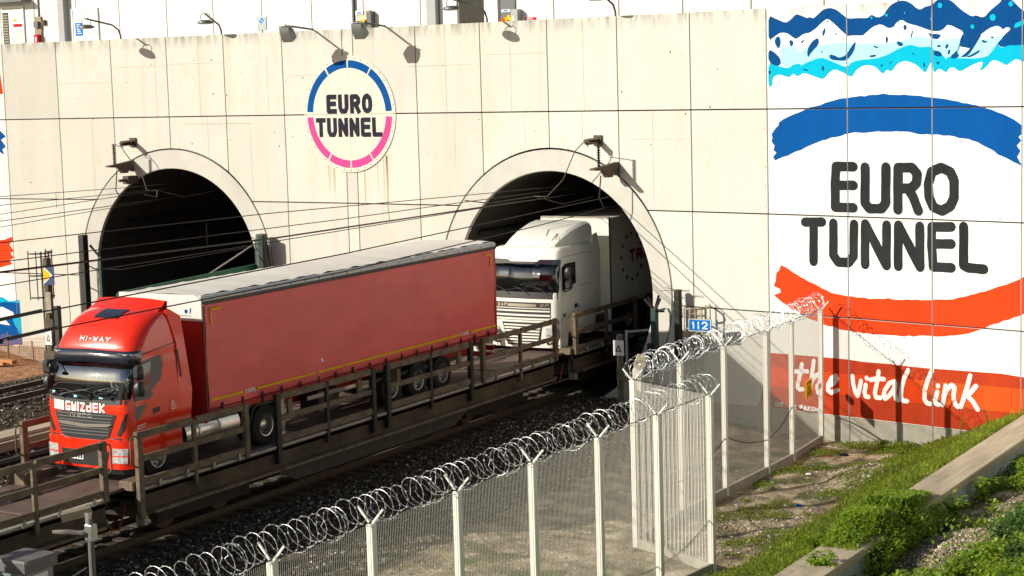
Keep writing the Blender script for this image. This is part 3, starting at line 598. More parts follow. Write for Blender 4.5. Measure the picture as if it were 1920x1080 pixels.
# ---------------------------------------------------------------- round sign over the centre strip
UCN, ZCN = (6 + SW / 2) * S, 9.0
sg = thing('round_sign', 'round cream EURO TUNNEL sign with blue and pink ring between the tunnel mouths', 'sign', wp(UCN, ZCN - 2.05, .1))
def sp(u, z, o): # sign lies in one plane tangent to the wall at its middle
    p = Vector(wp(UCN, z, .045 + o)); a = Vector(wp(UCN - .2, z)); c = Vector(wp(UCN + .2, z)); d = (c - a).normalized()
    return tuple(p + d * (u - UCN))
signc = mat('sign_cream', (0.64, 0.60, 0.50), 0.5, var=0.04, scale=1.5, stretch=(1, 1, .2))
b = MB(); n = 72
for z0, z1 in ((-2.05, -.006), (.006, 2.05)):
    for q in range(-2, 2):
        xa, xb = q * 1.02 + .004, (q + 1) * 1.02 - .004
        poly = []
        zz = [z0 + (z1 - z0) * k / 24 for k in range(25)]
        r = 2.045
        pts = [(x, z) for x in np.linspace(xa, xb, 14) for z in (0,)]
        top_ = [(x, math.sqrt(max(r * r - x * x, 0))) for x in np.linspace(xa, xb, 14)]
        if z1 > 1: poly = [(xa, .005), (xb, .005)] + [(x, max(z, .006)) for x, z in top_[::-1]]
        else: poly = [(x, -max(z, .006)) for x, z in top_] + [(xb, -.005), (xa, -.005)]
        pl = MB(); pl.prism(poly, lambda u, v, k: sp(UCN + u, ZCN + v, .04 * k - .04)); pl.part('sign_plate', signc, sg)
def arc(r0, r1, a0, a1, n=14):
    A = [a0 + (a1 - a0) * k / n for k in range(n + 1)]
    return [(UCN + r1 * math.cos(rad(a)), ZCN + r1 * math.sin(rad(a))) for a in A] + [(UCN + r0 * math.cos(rad(a)), ZCN + r0 * math.sin(rad(a))) for a in A[::-1]]
for a0, a1, c in ((3, 56.5, 'blue'), (58.5, 88.8, 'blue'), (91, 120.5, 'blue'), (123, 177, 'blue'), (183, 237, 'pink'), (239.5, 269, 'pink'), (271.5, 301, 'pink'), (303, 357, 'pink')):
    flat([arc(1.62, 1.885, a0, a1)], lambda u, z: sp(u, z, .005)).part('ring_segment', paint[c], sg)
for L_ in letters('EURO', 15.58, 17.62, 9.02, 9.70, .175, gap=.14, each=True): flat(L_, lambda u, z: sp(u, z, .005)).part('letter', paint['ink'], sg)
for L_ in letters('TUNNEL', 15.07, 18.02, 8.20, 8.88, .165, gap=.13, each=True): flat(L_, lambda u, z: sp(u, z, .005)).part('letter', paint['ink'], sg)
bo = MB()
for k in range(40):
    a = 6.28318 * k / 40; c = sp(UCN + 1.97 * math.cos(a), ZCN + 1.97 * math.sin(a), 0); e = sp(UCN + 1.97 * math.cos(a), ZCN + 1.97 * math.sin(a), .012); bo.cyl(c, e, .018, 5)
bo.part('bolts', rustm, sg, kind='stuff')

# ---------------------------------------------------------------- lamps on the parapet
def tangent(u): return (Vector(wp(u + .2, 0)) - Vector(wp(u - .2, 0))).normalized()
def street_lamp(u, label, reach=1.75, rise=.62, du=-.1):
    """Round shallow head hung from a bent arm that rises behind the parapet."""
    T = tangent(u); N = Vector((T.y, -T.x, 0))
    base = Vector(wp(u, 11.75, -.12))
    t = thing('parapet_lamp', label, 'lamp', base, 'lamps along the parapet')
    P = [base, base + Vector((0, 0, .35)), base + N * .12 + Vector((0, 0, .58)), base + N * .45 + Vector((0, 0, .75)), base + N * reach + T * du + Vector((0, 0, rise + .35))]
    b = MB(); b.tube(P, .035, 7); b.part('arm', lampg, t, smooth=True)
    h = P[-1] + Vector((0, 0, -.30))
    b = MB(); b.lathe([(.09, .02), (.085, .14), (.03, .28), (-.03, .30), (-.05, .275), (-.05, .02)], h, 'z', 18); b.part('lamp_head', lampg, t, angle=35)
    b = MB(); b.lathe([(-.052, .0), (-.075, .18), (-.052, .26)], h, 'z', 18); b.part('lens', mat('lamp_glass', (.5, .5, .46), .2), t, smooth=True)
    b = MB(); b.tube([h + T * -.2 + Vector((0, 0, .05)), h + T * -.22 + Vector((0, 0, .24)), h + T * -.1 + Vector((0, 0, .32)), h + T * .1 + Vector((0, 0, .32)), h + T * .22 + Vector((0, 0, .24)), h + T * .2 + Vector((0, 0, .05))], .016, 5); b.part('yoke', lampg, t)
def floodlight(u, label):
    T = tangent(u); N = Vector((T.y, -T.x, 0))
    base = Vector(wp(u, 11.8, -.05))
    t = thing('floodlight', label, 'floodlight', base, 'floodlights that light the round sign')
    P = [base + Vector((0, 0, -.2)), base + Vector((0, 0, .12)), base + N * .06 + Vector((0, 0, .2)), base + N * 1.62 + Vector((0, 0, .34))]
    b = MB(); b.tube(P, .035, 7); b.part('arm', lampg, t, smooth=True)
    h = P[-1] + Vector((0, 0, -.1))
    ax = N * -.6 + Vector((0, 0, -.8)); ax.normalize(); bx = T.cross(ax)
    prof = [(-.05, -.05), (.06, -.12), (.16, -.15), (.26, -.17), (.46, -.19), (.48, .0), (.46, .12), (.18, .145), (-.02, .09)]
    b = MB(); b.prism(prof, lambda a, c, k: h + ax * a + bx * c + T * (.21 * (1 if k else -1))); b.part('lamp_housing', mat('flood_housing', (.20, .22, .21), .45, .4, var=.1), t, angle=40)
    b = MB(); b.prism([(.0, .15), (.44, .13), (.44, .14), (.0, .165)], lambda a, c, k: h + ax * a + bx * c + T * (.18 * (1 if k else -1))); b.part('lens', mat('lamp_glass', (.5, .5, .46), .2), t)
    b = MB(); b.tube([h + T * -.23 + ax * .1, h + T * -.23 - ax * .1, h + T * .23 - ax * .1, h + T * .23 + ax * .1], .014, 5); b.part('yoke', lampg, t)
street_lamp(5.9, 'dark parapet lamp in front of the door with the blue notice'); street_lamp(10.75, 'dark parapet lamp third from the left, left of the no-parking plate', .75, .62)
street_lamp(22.5, 'dark parapet lamp in front of the open dark doorway'); street_lamp(27.6, 'dark parapet lamp farthest right, cut by the top edge', .9, .72)
floodlight(15.1, 'grey floodlight on a bent arm left of the round sign'); floodlight(18.3, 'grey floodlight on a bent arm right of the round sign')

# ---------------------------------------------------------------- service building behind the parapet
FY = 4.0
def fp(X, z, off=0.0):
    x, y = fr(X, FY - off); return (x, y, z)
bd = thing('service_building', 'white panelled building standing behind the parapet', 'building', fp(12, 11.6))
terr = MB(); 
terr.add([(*fr(X, Y), 11.55) for X, Y in ((-60, -.3), (-8, -.35), (16, .35), (41, -.9), (70, -9), (90, 40), (-60, 40))], [(0, 1, 2, 3, 4, 5, 6)])
tag(terr.part('terrace', plinth_m, None), kind='structure')
jx = [-40, -20, -12.1, -9.6, -7.1, -3.4, -.9, 1.6, 4.25, 6.75, 9.27, 11.76, 14.25, 16.88, 19.6, 22.63, 25.25, 27.71, 30.23, 32.8, 35.3, 37.9, 40.4, 50, 60]
for a, c in zip(jx[:-1], jx[1:]):
    bb = MB(); bb.prism([(a + .028, 11.5), (c - .028, 11.5), (c - .028, 17.5), (a + .028, 17.5)], lambda u, z, k: fp(u, z, -.08 * (1 - k))); bb.part('cladding_panel', facade_m, bd)
bb = MB(); bb.add([fp(-40, 11.5, -.09), fp(60, 11.5, -.09), fp(60, 17.5, -.09), fp(-40, 17.5, -.09)], [(0, 1, 2, 3)]); bb.part('joint_backing', plinth_m, bd)
bb = MB(); bb.add([fp(-40, 17.5), fp(60, 17.5), (*fr(60, 20), 17.5), (*fr(-40, 20), 17.5)], [(0, 1, 2, 3)]); bb.part('roof', plinth_m, bd)
doorw = mat('white_door', (.80, .79, .76), .4, var=.02)
def fbox(x0, x1, z0, z1, o0, o1, name, m, parent):
    q = MB(); q.prism([(x0, z0), (x1, z0), (x1, z1), (x0, z1)], lambda u, z, k: fp(u, z, o1 if k else o0)); return q.part(name, m, parent)
# left double door with louvre
def double_door(x0, x1, zt, nm):
    fbox(x0 - .09, x1 + .09, zt, zt + .09, .0, .07, 'door_frame', doorw, bd)
    for s_ in (x0 - .09, x1): fbox(s_, s_ + .09, 11.5, zt, .0, .07, 'door_frame', doorw, bd)
    mid = (x0 + x1) / 2
    out = []
    for a, c in ((x0 + .012, mid - .012), (mid + .012, x1 - .012)):
        out.append(fbox(a, c, 11.5, zt - .015, .002, .045, 'door_leaf', doorw, bd))
    fbox(mid - .012, mid + .012, 11.5, zt, .003, .01, 'door_gap', joint_m, bd)
    return out
d1 = double_door(-5.45, -4.1, 13.62, 'a')
fbox(-5.7, -3.55, 13.86, 13.97, .0, .55, 'canopy', greyp, bd)
for k in range(13): fbox(-5.32, -4.98, 11.95 + k * .112, 12.02 + k * .112, .045, .075, 'louvre_slat', mat('louvre', (.30, .27, .2), .6), d1[0])
fbox(-5.34, -4.96, 11.9, 13.45, .0455, .05, 'louvre_back', joint_m, d1[0])
for x0, x1, z0, z1, c in ((-4.66, -4.46, 13.05, 13.15, 'yellow'), (-4.34, -4.18, 13.05, 13.15, 'white'), (-4.68, -4.12, 12.82, 12.95, 'signred')): fbox(x0, x1, z0, z1, .0455, .052, 'door_notice', paint[c], d1[1])
for x0, x1, z0, z1, m_ in ((-4.64, -4.44, 12.3, 12.66, steel), (-4.36, -4.12, 12.15, 12.7, steel), (-4.5, -4.2, 11.95, 12.06, paint['pale'])): fbox(x0, x1, z0, z1, .0455, .052, 'door_notice', m_, d1[1])
d2 = double_door(-1.05, .33, 13.35, 'b')
fbox(-1.7, -1.35, 11.5, 17.4, .0, .28, 'pilaster', mat('grey_cladding', (.36, .37, .36), .5, var=.05), bd); fbox(-1.36, 2.2, 13.98, 14.07, .0, .3, 'canopy', facade_m, bd)
q = fbox(-.93, -.5, 12.32, 12.86, .0455, .055, 'blue_notice', paint['signblue'], d2[0])
for k in range(6): fbox(-.86 + .03 * (k % 2), -.57 - .04 * (k % 3), 12.4 + k * .075, 12.43 + k * .075, .0555, .058, 'notice_line', paint['white'], q)
# doorway with pilaster, its shaded inside drawn as a dark sheet
fbox(17.35, 17.75, 11.5, 17.4, .0, .28, 'pilaster', MATS['grey_cladding'], bd)
fbox(18.6, 19.75, 11.5, 14.2, .002, .006, 'doorway_shade', joint_m, bd)
fbox(17.8, 18.55, 11.5, 14.25, .0, .05, 'door_leaf', doorw, bd); fbox(19.78, 20.35, 11.5, 14.3, .0, .12, 'door_leaf', doorw, bd)
# equipment fixed to the facade
def kit(name, label, cat, parts):
    x0 = parts[0][0]; t = thing(name, label, cat, fp(x0, 11.6))
    for p_ in parts: fbox(*p_[:6], p_[6], p_[7], t)
tan = mat('tan_board', (.38, .29, .18), .8, var=.2, scale=8)
kit('meter_board', 'tan equipment board with grey box and red fire bell beside the louvred door', 'equipment', [(-3.3, -2.95, 12.15, 13.2, 0, .08, 'board', tan), (-3.28, -3.02, 12.75, 13.0, .08, .2, 'grey_box', greyp), (-3.24, -3.0, 12.05, 12.45, .08, .25, 'red_box', paint['signred']), (-3.16, -3.08, 12.15, 12.35, .25, .256, 'label_plate', paint['white']), (-3.12, -3.08, 13.2, 17, .02, .06, 'conduit', greyp), (-2.9, -2.7, 12.85, 13.05, 0, .12, 'junction_box', rustm)])
kit('no_parking_plate', 'grey square plate with a round blue no-parking symbol', 'sign', [(9.05, 9.5, 12.2, 12.72, 0, .03, 'plate', mat('plate_grey', (.42, .5, .5), .5)), (9.27, 9.29, 11.5, 12.2, .0, .02, 'pole', greyp)])
pl = bpy.data.objects['no_parking_plate']
flat([circ(9.27, 12.56, .1, 20)], lambda u, z: fp(u, z, .034)).part('blue_disc', paint['signblue'], pl)
flat([[(9.19, 12.62), (9.21, 12.64), (9.35, 12.5), (9.33, 12.48)]], lambda u, z: fp(u, z, .037)).part('red_bar', paint['white'], pl)
kit('hydrant_board', 'pipework board with small white sign behind the right floodlight', 'equipment', [(13.9, 14.6, 11.5, 12.75, 0, .06, 'board', mat('cream_board', (.6, .55, .42), .7, var=.15)), (13.95, 14.3, 12.6, 12.74, .06, .1, 'white_sign', paint['white']), (14.02, 14.22, 12.63, 12.68, .1, .104, 'sign_mark', paint['signblue']), (14.2, 14.42, 12.2, 12.4, .06, .16, 'yellow_valve', paint['yellow']), (13.8, 13.87, 11.5, 14.5, 0, .12, 'pipe', greyp), (14.5, 14.56, 11.5, 12.7, .06, .14, 'pipe', rustm), (14.62, 14.78, 11.5, 12.7, 0, .25, 'side_panel', greyp)])
kit('fire_point_board', 'grey board with orange box, yellow box numbered 5 and small sign', 'equipment', [(20.45, 21.05, 11.5, 13.6, 0, .05, 'board', greyp), (20.5, 20.65, 11.9, 12.2, .05, .15, 'orange_box', paint['orange']), (20.5, 20.85, 12.42, 12.52, .05, .09, 'small_sign', paint['white']), (20.58, 20.77, 12.45, 12.5, .09, .094, 'sign_mark', paint['signblue']), (20.72, 20.98, 11.85, 12.24, .05, .22, 'yellow_box', paint['yellow']), (20.8, 20.9, 12.24, 12.31, .08, .18, 'box_cap', paint['yellow']), (21.02, 21.3, 11.5, 12.5, 0, .3, 'side_panel', MATS['grey_cladding']), (21.08, 21.16, 12.1, 12.25, .3, .306, 'white_tag', paint['white'])])
flat(letters('5', 20.78, 20.92, 11.92, 12.14, .03, True), lambda u, z: fp(u, z, .224)).part('numeral', paint['black'], bpy.data.objects['fire_point_board'])
q = fbox(21.45, 21.9, 11.98, 12.2, 0, .02, 'red_notice', paint['signred'], None); tag(q, 'small red notice on the facade right of the yellow box', 'sign')
for k in range(3): fbox(21.5, 21.85 - .05 * k, 12.03 + k * .055, 12.055 + k * .055, .0205, .024, 'notice_line', paint['white'], q)
q = fbox(32.2, 33.6, 11.8, 12.13, 0, .4, 'yellow_bin', paint['yellow'], None); tag(q, 'yellow box barely showing over the wall above the mural', 'box')

# ---------------------------------------------------------------- insulator brackets over the tunnel mouths
def insul(b, p0, p1, r, n):
    a = Vector(p0); c = Vector(p1)
    for k in range(n):
        t0 = (k + .2) / n; t1 = (k + .8) / n; q0 = a.lerp(c, t0); q1 = a.lerp(c, t1); b.tube([q0, a.lerp(c, (t0 + t1) / 2), q1], [r * .45, r, r * .45], 8)
    b.cyl(a, c, r * .4, 6)
def bracket(uu, ul, mir, label):
    T = tangent(uu); N = Vector((T.y, -T.x, 0)); K = Vector((0, 0, 1))
    A = Vector(wp(uu, 8.06)); L = Vector(wp(ul, 7.2))
    t = thing('insulator_bracket', label, 'bracket', L, 'insulator brackets over the tunnel mouths')
    b = MB(); b.bar(A, A + N * .06, .3, .34); b.part('upper_plate', rustm, t)
    b = MB(); insul(b, A + N * .05, A + N * .72 + K * -.02, .11, 6); b.part('upper_insulator', rustm, t, angle=40)
    b = MB(); b.prism([(0, .08), (.9, -.02), (1.4, -.06), (1.4, -.11), (.8, -.16), (.6, -.38), (.36, -.38), (.24, -.2), (0, -.36)], lambda a, c, k: L + N * a + K * (c + .1) + T * (.09 if k else -.09)); b.part('lower_arm', rustm, t)
    b = MB(); insul(b, L + N * 1.0 + K * .08, L + N * 1.0 + K * .8, .075, 9); b.part('post_insulator', blackm, t, angle=40)
    b = MB(); q0 = L + N * 1.0 + K * .81; q1 = A + N * .62
    b.tube([q0, q0 + N * .1 + K * .02, q0.lerp(q1, .5) + N * .2, q1 - K * .18, q1 - K * .08], .014, 5)
    c2 = Vector(wp(UR if mir > 0 else UL, 6.3, 0)) + N * .9
    b.tube([A + N * .8, A + N * .9 - T * .3 * mir + K * -.3, (A + c2) / 2 + K * -.35 + N * .2, c2 + T * .5 * mir, c2], .018, 5)
    b.tube([c2, c2 + Vector((-1.0 * mir, -1.2, -.15)), c2 + Vector((-1.3 * mir, -2.2, .02))], .018, 5)
    b.tube([c2, c2 + Vector((.6, .8, -.3)), c2 + Vector((1.1, 2.0, -.15))], .018, 5)
    b.part('jumper_cable', rustm, t)
    b = MB(); b.tube([L + N * .9 - K * .2, L + N * .95 - K * .9 - T * .05, L + N * .75 - K * 1.25], .022, 5); b.part('earth_cable', blackm, t)
bracket(26.92, 27.6, 1, 'brown insulator bracket on the ring of the mouth the white truck leaves'); bracket(6.36, 6.25, -1, 'brown insulator bracket on the ring of the empty left tunnel mouth')
b = MB(); P = Vector(wp(6.35, 6.65)); T = tangent(6.3); N = Vector((T.y, -T.x, 0)); b.bar(P, P + N * .55, .28, .3); b.bar(P + N * .5, P + N * .9, .1, .1)
b.top('wall_bracket', rustm, 'small dark bracket box just below the left insulator bracket', 'bracket')

# ---------------------------------------------------------------- tracks
def track(x, y0, y1, label, group='railway tracks', slope=0.0):
    t = thing('railway_track', label, 'track', (x, y0, -.2), group)
    for sx in (-.75, .75):
        prof = [(-.07, -.17), (.07, -.17), (.07, -.155), (.012, -.14), (.012, -.045), (.036, -.035), (.036, -.004), (.03, 0), (-.03, 0), (-.036, -.004), (-.036, -.035), (-.012, -.045), (-.012, -.14), (-.07, -.155)]
        b = MB(); b.prism(prof, lambda u, v, k: (x + sx + u + slope * (y1 - y0) * k, y1 if k else y0, v)); r = b.part('rail', railm, t)
        b = MB(); b.add([(x + sx - .026, y0, .002), (x + sx + .026, y0, .002), (x + sx + .026 + slope * (y1 - y0), y1, .002), (x + sx - .026 + slope * (y1 - y0), y1, .002)], [(0, 1, 2, 3)]); b.part('running_surface', railtop, r)
    me = None
    y = y0 + .3
    while y < min(y1, 2):
        if me is None:
            b = MB(); b.cbox(-1.3, 1.3, -.13, .13, -.10, .08, .03); me = b.mesh('sleeper', sleeper_m)
        o = bpy.data.objects.new('sleeper', me); COL.objects.link(o); o.parent = t; o.location = (slope * (y - y0), y - y0, -.14); y += .62 if x > -5 else .66
track(0, -48, 50, 'railway track under the truck shuttle wagons')
track(-16.95, -24, 50, 'empty railway track that runs into the left tunnel mouth')
b = MB(); b.cbox(-11.6, -10.7, -40, 0, -.3, .08, .05); b.box(-10.68, -10.5, -40, 0, -.3, -.02)
b.top('cable_trough', conc_m, 'low concrete cable trough along the ground between the tracks', 'trough')
b = MB(); b.tube([(-8.6, -40, -.1), (-8.7, -25, -.08), (-8.65, -12, -.1), (-8.7, 0, -.1)], .11, 6); b.top('drain_hose', blackm, 'black pipe lying on the ballast left of the train', 'pipe')

# ---------------------------------------------------------------- shuttle wagons
DK = 1.36; XW = 1.72
def wagon(y0, y1, label, sections, near_dark, bogies):
    t = thing('shuttle_wagon', label, 'wagon', (0, y0, 0), 'truck shuttle wagons')
    b = MB(); b.box(-1.62, 1.62, y0 + .05, y1 - .05, DK - .16, DK - .02); b.part('deck', wagon_m, t)
    y = y0 + .1
    k = 0
    while y < y1 - .3:
        L = min(2.4, y1 - .1 - y)
        b = MB(); b.cbox(-1.45, 1.45, y + .02, y + L - .02, DK - .02, DK + .005 + .014 * (k % 2), .008); b.part('deck_plate', deckm, t); y += L; k += 1
    for sx in (-1, 1):
        b = MB(); b.prism([(1.5, 1.34), (1.7, 1.34), (1.7, 1.3), (1.62, 1.28), (1.62, .86), (1.74, .84), (1.74, .76), (1.5, .76)], lambda u, v, q: (sx * u, y1 - .1 if q else y0 + .1, v)); b.part('sole_bar', mat('sole_bar_brown', (.115, .075, .038), .85, scale=.8, col2=(.012, .009, .006)), t)
        b = MB(); b.box(sx * 1.6 - .13, sx * 1.6 + .13, y0 + .15, y1 - .15, 1.342, 1.40); b.part('edge_strip', ledge, t)
        b = MB(); b.bar((sx * 1.76, y0 + .4, .80), (sx * 1.76, y1 - .3, .80), .1, .06); b.part('lower_ledge', wood, t)
        ym, hw = (y0 + y1) / 2, (y1 - y0) * .24
        b = MB(); b.prism([(ym - hw, .76), (ym + hw, .76), (ym + hw - .9, .36), (ym - hw + .9, .36)], lambda u, v, q: (sx * (1.58 if q else 1.5), u, v)); b.part('belly_girder', mat('belly_grey', (.055, .05, .037), .8, var=.25), t)
        for (a, c, style) in sections:
            dark = style == 'b'
            L = c - a
            # end posts
            for yy, s_ in ((a, 1), (c, -1)):
                m_ = blackm if dark else wood
                zb = .9 if dark else (.72 if (yy in (y0 + .05, y1 - .05)) else 1.36)
                b = MB(); b.cbox(sx * XW - .065, sx * XW + .065, yy - .085, yy + .085, zb if not dark else .95, 2.68, .015); p_ = b.part('post', m_, t)
            b = MB(); b.cbox(sx * XW - .042, sx * XW + .042, (a + c) / 2 - .06, (a + c) / 2 + .06, 1.1, 2.60, .012); b.part('post', blackm if dark else wood, t)
            for z0, z1, nm in ((2.52, 2.67, 'top_rail'), (2.0, 2.13, 'middle_rail'), (1.46, 1.62, 'bottom_rail')):
                for a2, c2 in ((a + .1, (a + c) / 2 - .06), ((a + c) / 2 + .06, c - .1)):
                    b = MB(); b.cbox(sx * XW - .04, sx * XW + .045, a2, c2, z0, z1, .01); b.part(nm, wood, t)
            if dark:
                for f_ in (.1, .83):
                    b = MB(); b.box(sx * XW - .03, sx * XW + .03, a + L * f_, a + L * f_ + .18, 2.13, 2.47); b.part('stub', wood, t)
            else:
                for f_ in (.15, .4, .65, .9):
                    b = MB(); b.cbox(sx * XW + .02, sx * XW + .10, a + L * f_ - .04, a + L * f_ + .04, 1.36, 1.52, .01); b.part('lashing_lug', ledge, t)
                yy = a if a < (y0 + y1) / 2 else c
                sg_ = -1 if yy == a else 1
                b = MB(); b.tube([(sx * XW, yy + sg_ * .1, 2.6), (sx * XW, yy + sg_ * .24, 2.56), (sx * XW, yy + sg_ * .26, 2.45), (sx * XW, yy + sg_ * .26, 2.0), (sx * XW, yy + sg_ * .1, 1.9)], .022, 6); b.part('grab_handle', wood, t, smooth=True)
    for yb in bogies:
        b = MB(); b.box(-1.15, 1.15, yb - 1.6, yb + 1.6, .35, .75); b.box(1.0, 1.2, yb - 1.7, yb + 1.7, .3, .7); b.box(-1.2, -1.0, yb - 1.7, yb + 1.7, .3, .7); bg_ = b.part('bogie_frame', wagon_m, t)
        for dy in (-1, 1):
            for sx in (-.75, .75):
                b = MB(); b.lathe([(-.06, .05), (-.06, .36), (-.03, .45), (.06, .45), (.06, .05)], (sx, yb + dy, .46), 'x', 20); b.part('wheel', railm, bg_)
    b = MB()
    for sx in (-1, 1):
        b.cyl((sx * .9, y0 - .5, .95), (sx * .9, y0 + .2, .95), .07, 8); b.cyl((sx * .9, y0 - .52, .95), (sx * .9, y0 - .45, .95), .22, 12)
    b.part('buffer', blackm, t)
    return t
wB = wagon(-22.45, -2.95, 'shuttle wagon carrying the red truck', [(-22.4, -18.6, 'w'), (-17.35, -13.2, 'b'), (-12.5, -8.2, 'b'), (-7.5, -3.1, 'w')], True, (-19.6, -6))
wA = wagon(-45, -23.35, 'empty front end of the shuttle wagon ahead of the red truck', [(-27.7, -23.55, 'w'), (-34.6, -29.4, 'b')], False, (-26.8, -41))
wC = wagon(-1.85, 17.6, 'shuttle wagon carrying the white truck out of the tunnel', [(-1.75, 2.6, 'w'), (3.6, 8.2, 'b'), (9, 13, 'b')], True, (1.6, 14.5))
# bridging plates, hinge blocks and hoses between the wagons
for (ya, yb_, w_, lab) in ((-23.5, -22.3, wB, 'a'), (-3.1, -1.7, wC, 'b')):
    for x0, x1, dz in ((-1.4, -.05, 0), (.02, 1.35, .012)):
        b = MB(); b.add([(x0, ya - .35, DK + .03 + dz), (x1, ya - .35, DK + .03 + dz), (x1, yb_ + .25, DK + .05 + dz), (x0, yb_ + .25, DK + .05 + dz), (x0, ya - .35, DK - .02), (x1, ya - .35, DK - .02), (x1, yb_ + .25, DK - .01), (x0, yb_ + .25, DK - .01)], [(0, 1, 2, 3), (4, 7, 6, 5), (0, 4, 5, 1), (1, 5, 6, 2), (2, 6, 7, 3), (3, 7, 4, 0)]); b.part('bridge_plate', deckm, w_)
    for sx in (-1, 1):
        b = MB(); b.cbox(sx * 1.42 - .22, sx * 1.42 + .22, yb_ - .25, yb_ + .45, DK + .0, DK + .2, .03); b.part('hinge_block', wood, w_)
    b = MB(); b.tube([(1.3, ya + .2, 1.0), (1.35, ya + .5, .55), (1.3, yb_ - .4, .5), (1.25, yb_ - .1, 1.0)], .03, 6); b.part('brake_hose', mat('red_hose', (.22, .05, .02), .6), w_)
    b = MB(); b.cbox(1.35, 1.6, yb_ + .1, yb_ + .25, .5, 1.2, .01); b.part('step_plate', ledge, w_)
# loose plates on the deck ahead of the truck
for k, (x0, x1, y0, y1, z, rz) in enumerate([(-1.3, .2, -26.4, -24.6, .03, .08), (.1, 1.3, -25.3, -23.9, .035, -.06), (-1.2, -.1, -24.5, -23.6, .03, .04), (.15, 1.25, -27.4, -25.6, .03, .05)]):
    b = MB(); c = Vector(((x0 + x1) / 2, (y0 + y1) / 2, 0)); m_ = Matrix.Rotation(rz, 3, 'Z')
    b.box(x0, x1, y0, y1, DK + .02, DK + .02 + z); b.v = [tuple(m_ @ (Vector(v) - c) + c) for v in b.v]; b.part('loose_plate', deckm, wA)
b = MB(); b.cbox(-1.5, -.95, -23.2, -22.6, DK, DK + .3, .04); b.part('wheel_chock', wood, wA)

# ---------------------------------------------------------------- wheels
def wheel(b, x, y, z, r, w, m_t=0, m_r=1, side=1):
    o = x
    b.lathe([(-w / 2, r * .55), (-w / 2, r * .93), (-w / 2 + .03, r), (w / 2 - .03, r), (w / 2, r * .93), (w / 2, r * .55)], (x, y, z), 'x', 24, m_t)
def add_wheel(t, x, y, z, r=.5, w=.3, side=1, rim=None, holes=8):
    b = MB(); wheel(b, x, y, z, r, w); o = b.part('wheel', tyre, t, angle=35)
    b = MB(); e = side * w / 2
    b.lathe([(e * .9, r * .57), (e * 1.02, r * .56), (e * 1.0, r * .52), (e * .3, r * .48), (e * .25, r * .3), (e * .75, r * .24), (e * .8, r * .12), (e * .85, 0.001)], (x, y, z), 'x', 20); b.part('rim', rim or alu, o, angle=35)
    b = MB()
    for k in range(holes):
        a = 6.28318 * k / holes; q = (x + e * .26 + side * .004, y + r * .4 * math.cos(a), z + r * .4 * math.sin(a)); b.cyl(q, (q[0] + side * .012, q[1], q[2]), r * .06, 6)
    b.part('rim_hole', joint_m, o)

# ---------------------------------------------------------------- cab surface: stacked plan rings with rounded front corners
class Cab:
    """levels: list of (z, yfront, halfwidth, corner radius, yback). s runs 0..1 from right back corner round the front to the left back."""
    def __init__(c, levels): c.L = levels
    def at(c, z):
        L = c.L
        if z <= L[0][0]: return L[0][1:]
        for a, b in zip(L[:-1], L[1:]):
            if z <= b[0]:
                f = (z - a[0]) / (b[0] - a[0]); return tuple(p + (q - p) * f for p, q in zip(a[1:], b[1:]))
        return L[-1][1:]
    def pt(c, kind, u, z, off=0.0):
        """kind 'r'/'l': side at y = u; 'f': front at x = u (follows rounded corner)."""
        yf, hw, r, yb = c.at(z)
        if kind == 'r': return (hw + off, u, z)
        if kind == 'l': return (-hw - off, u, z)
        bow = .10 * (1 - (u / hw) ** 2)
        a = abs(u) - (hw - r)
        if a <= 0: return (u, yf - bow + .06 - off, z)
        a = min(a, r * .999); q = r - math.sqrt(max(r * r - a * a, 0)); nx = a / r; ny = math.sqrt(max(1 - nx * nx, 0))
        return (math.copysign(abs(u) + off * nx, u), yf - bow + .06 + q - off * ny, z)
    def ring(c, z):
        yf, hw, r, yb = c.at(z)
        P = [(hw, yb, z)]
        P += [c.pt('r', yf + r + .06, z)]
        us = list(np.linspace(1, 0, 7)); P += [c.pt('f', hw - r + r * math.sin(q * 1.5707), z) for q in us]
        P += [c.pt('f', u, z) for u in np.linspace(hw - r, -(hw - r), 9)[1:-1]]
        P += [c.pt('f', -(hw - r + r * math.sin(q * 1.5707)), z) for q in us[::-1]]
        P += [c.pt('l', yf + r + .06, z), (-hw, yb, z)]
        return P
    def shell(c, zs, hole=None, i0=4, i1=20):
        b = MB(); b.loft([c.ring(z) for z in zs], True)
        if hole:
            n = len(c.ring(zs[0])); drop = set()
            for k, (a, d) in enumerate(zip(zs[:-1], zs[1:])):
                if a >= hole[0] - 1e-6 and d <= hole[1] + 1e-6:
                    for i in range(i0, i1): drop.add(k * n + i)
            b.f = [f for k, f in enumerate(b.f) if k not in drop]; b.mi = [0] * len(b.f)
        return b
    def patch(c, kind, poly, off=.008, thick=.03, n=10):
        """2D polygon (u, z) laid on the surface with a rim."""
        xs = [p[0] for p in poly]; zs = [p[1] for p in poly]
        cuts = [min(xs) + (max(xs) - min(xs)) * k / n for k in range(1, n)] if kind == 'f' else []
        v, t = tri2d([poly], cuts)
        b = MB(); b.add([c.pt(kind, u, z, off) for u, z in v], t)
        ec = {}
        for q in t:
            for k in range(3):
                e = (min(q[k], q[(k + 1) % 3]), max(q[k], q[(k + 1) % 3])); ec[e] = ec.get(e, 0) + 1
        n0 = len(v); b.v += [c.pt(kind, u, z, off - thick) for u, z in v]
        for (a, d), k in ec.items():
            if k == 1: b.f.append((a, d, d + n0, a + n0)); b.mi.append(0)
        return b
    def text(c, kind, polys, off=.012):
        xs = [q[0] for p in polys for q in p]
        cuts = [min(xs) + (max(xs) - min(xs)) * k / 12 for k in range(1, 12)] if kind == 'f' else []
        v, t = tri2d(polys, cuts); b = MB(); b.add([c.pt(kind, u, z, off) for u, z in v], t); return b

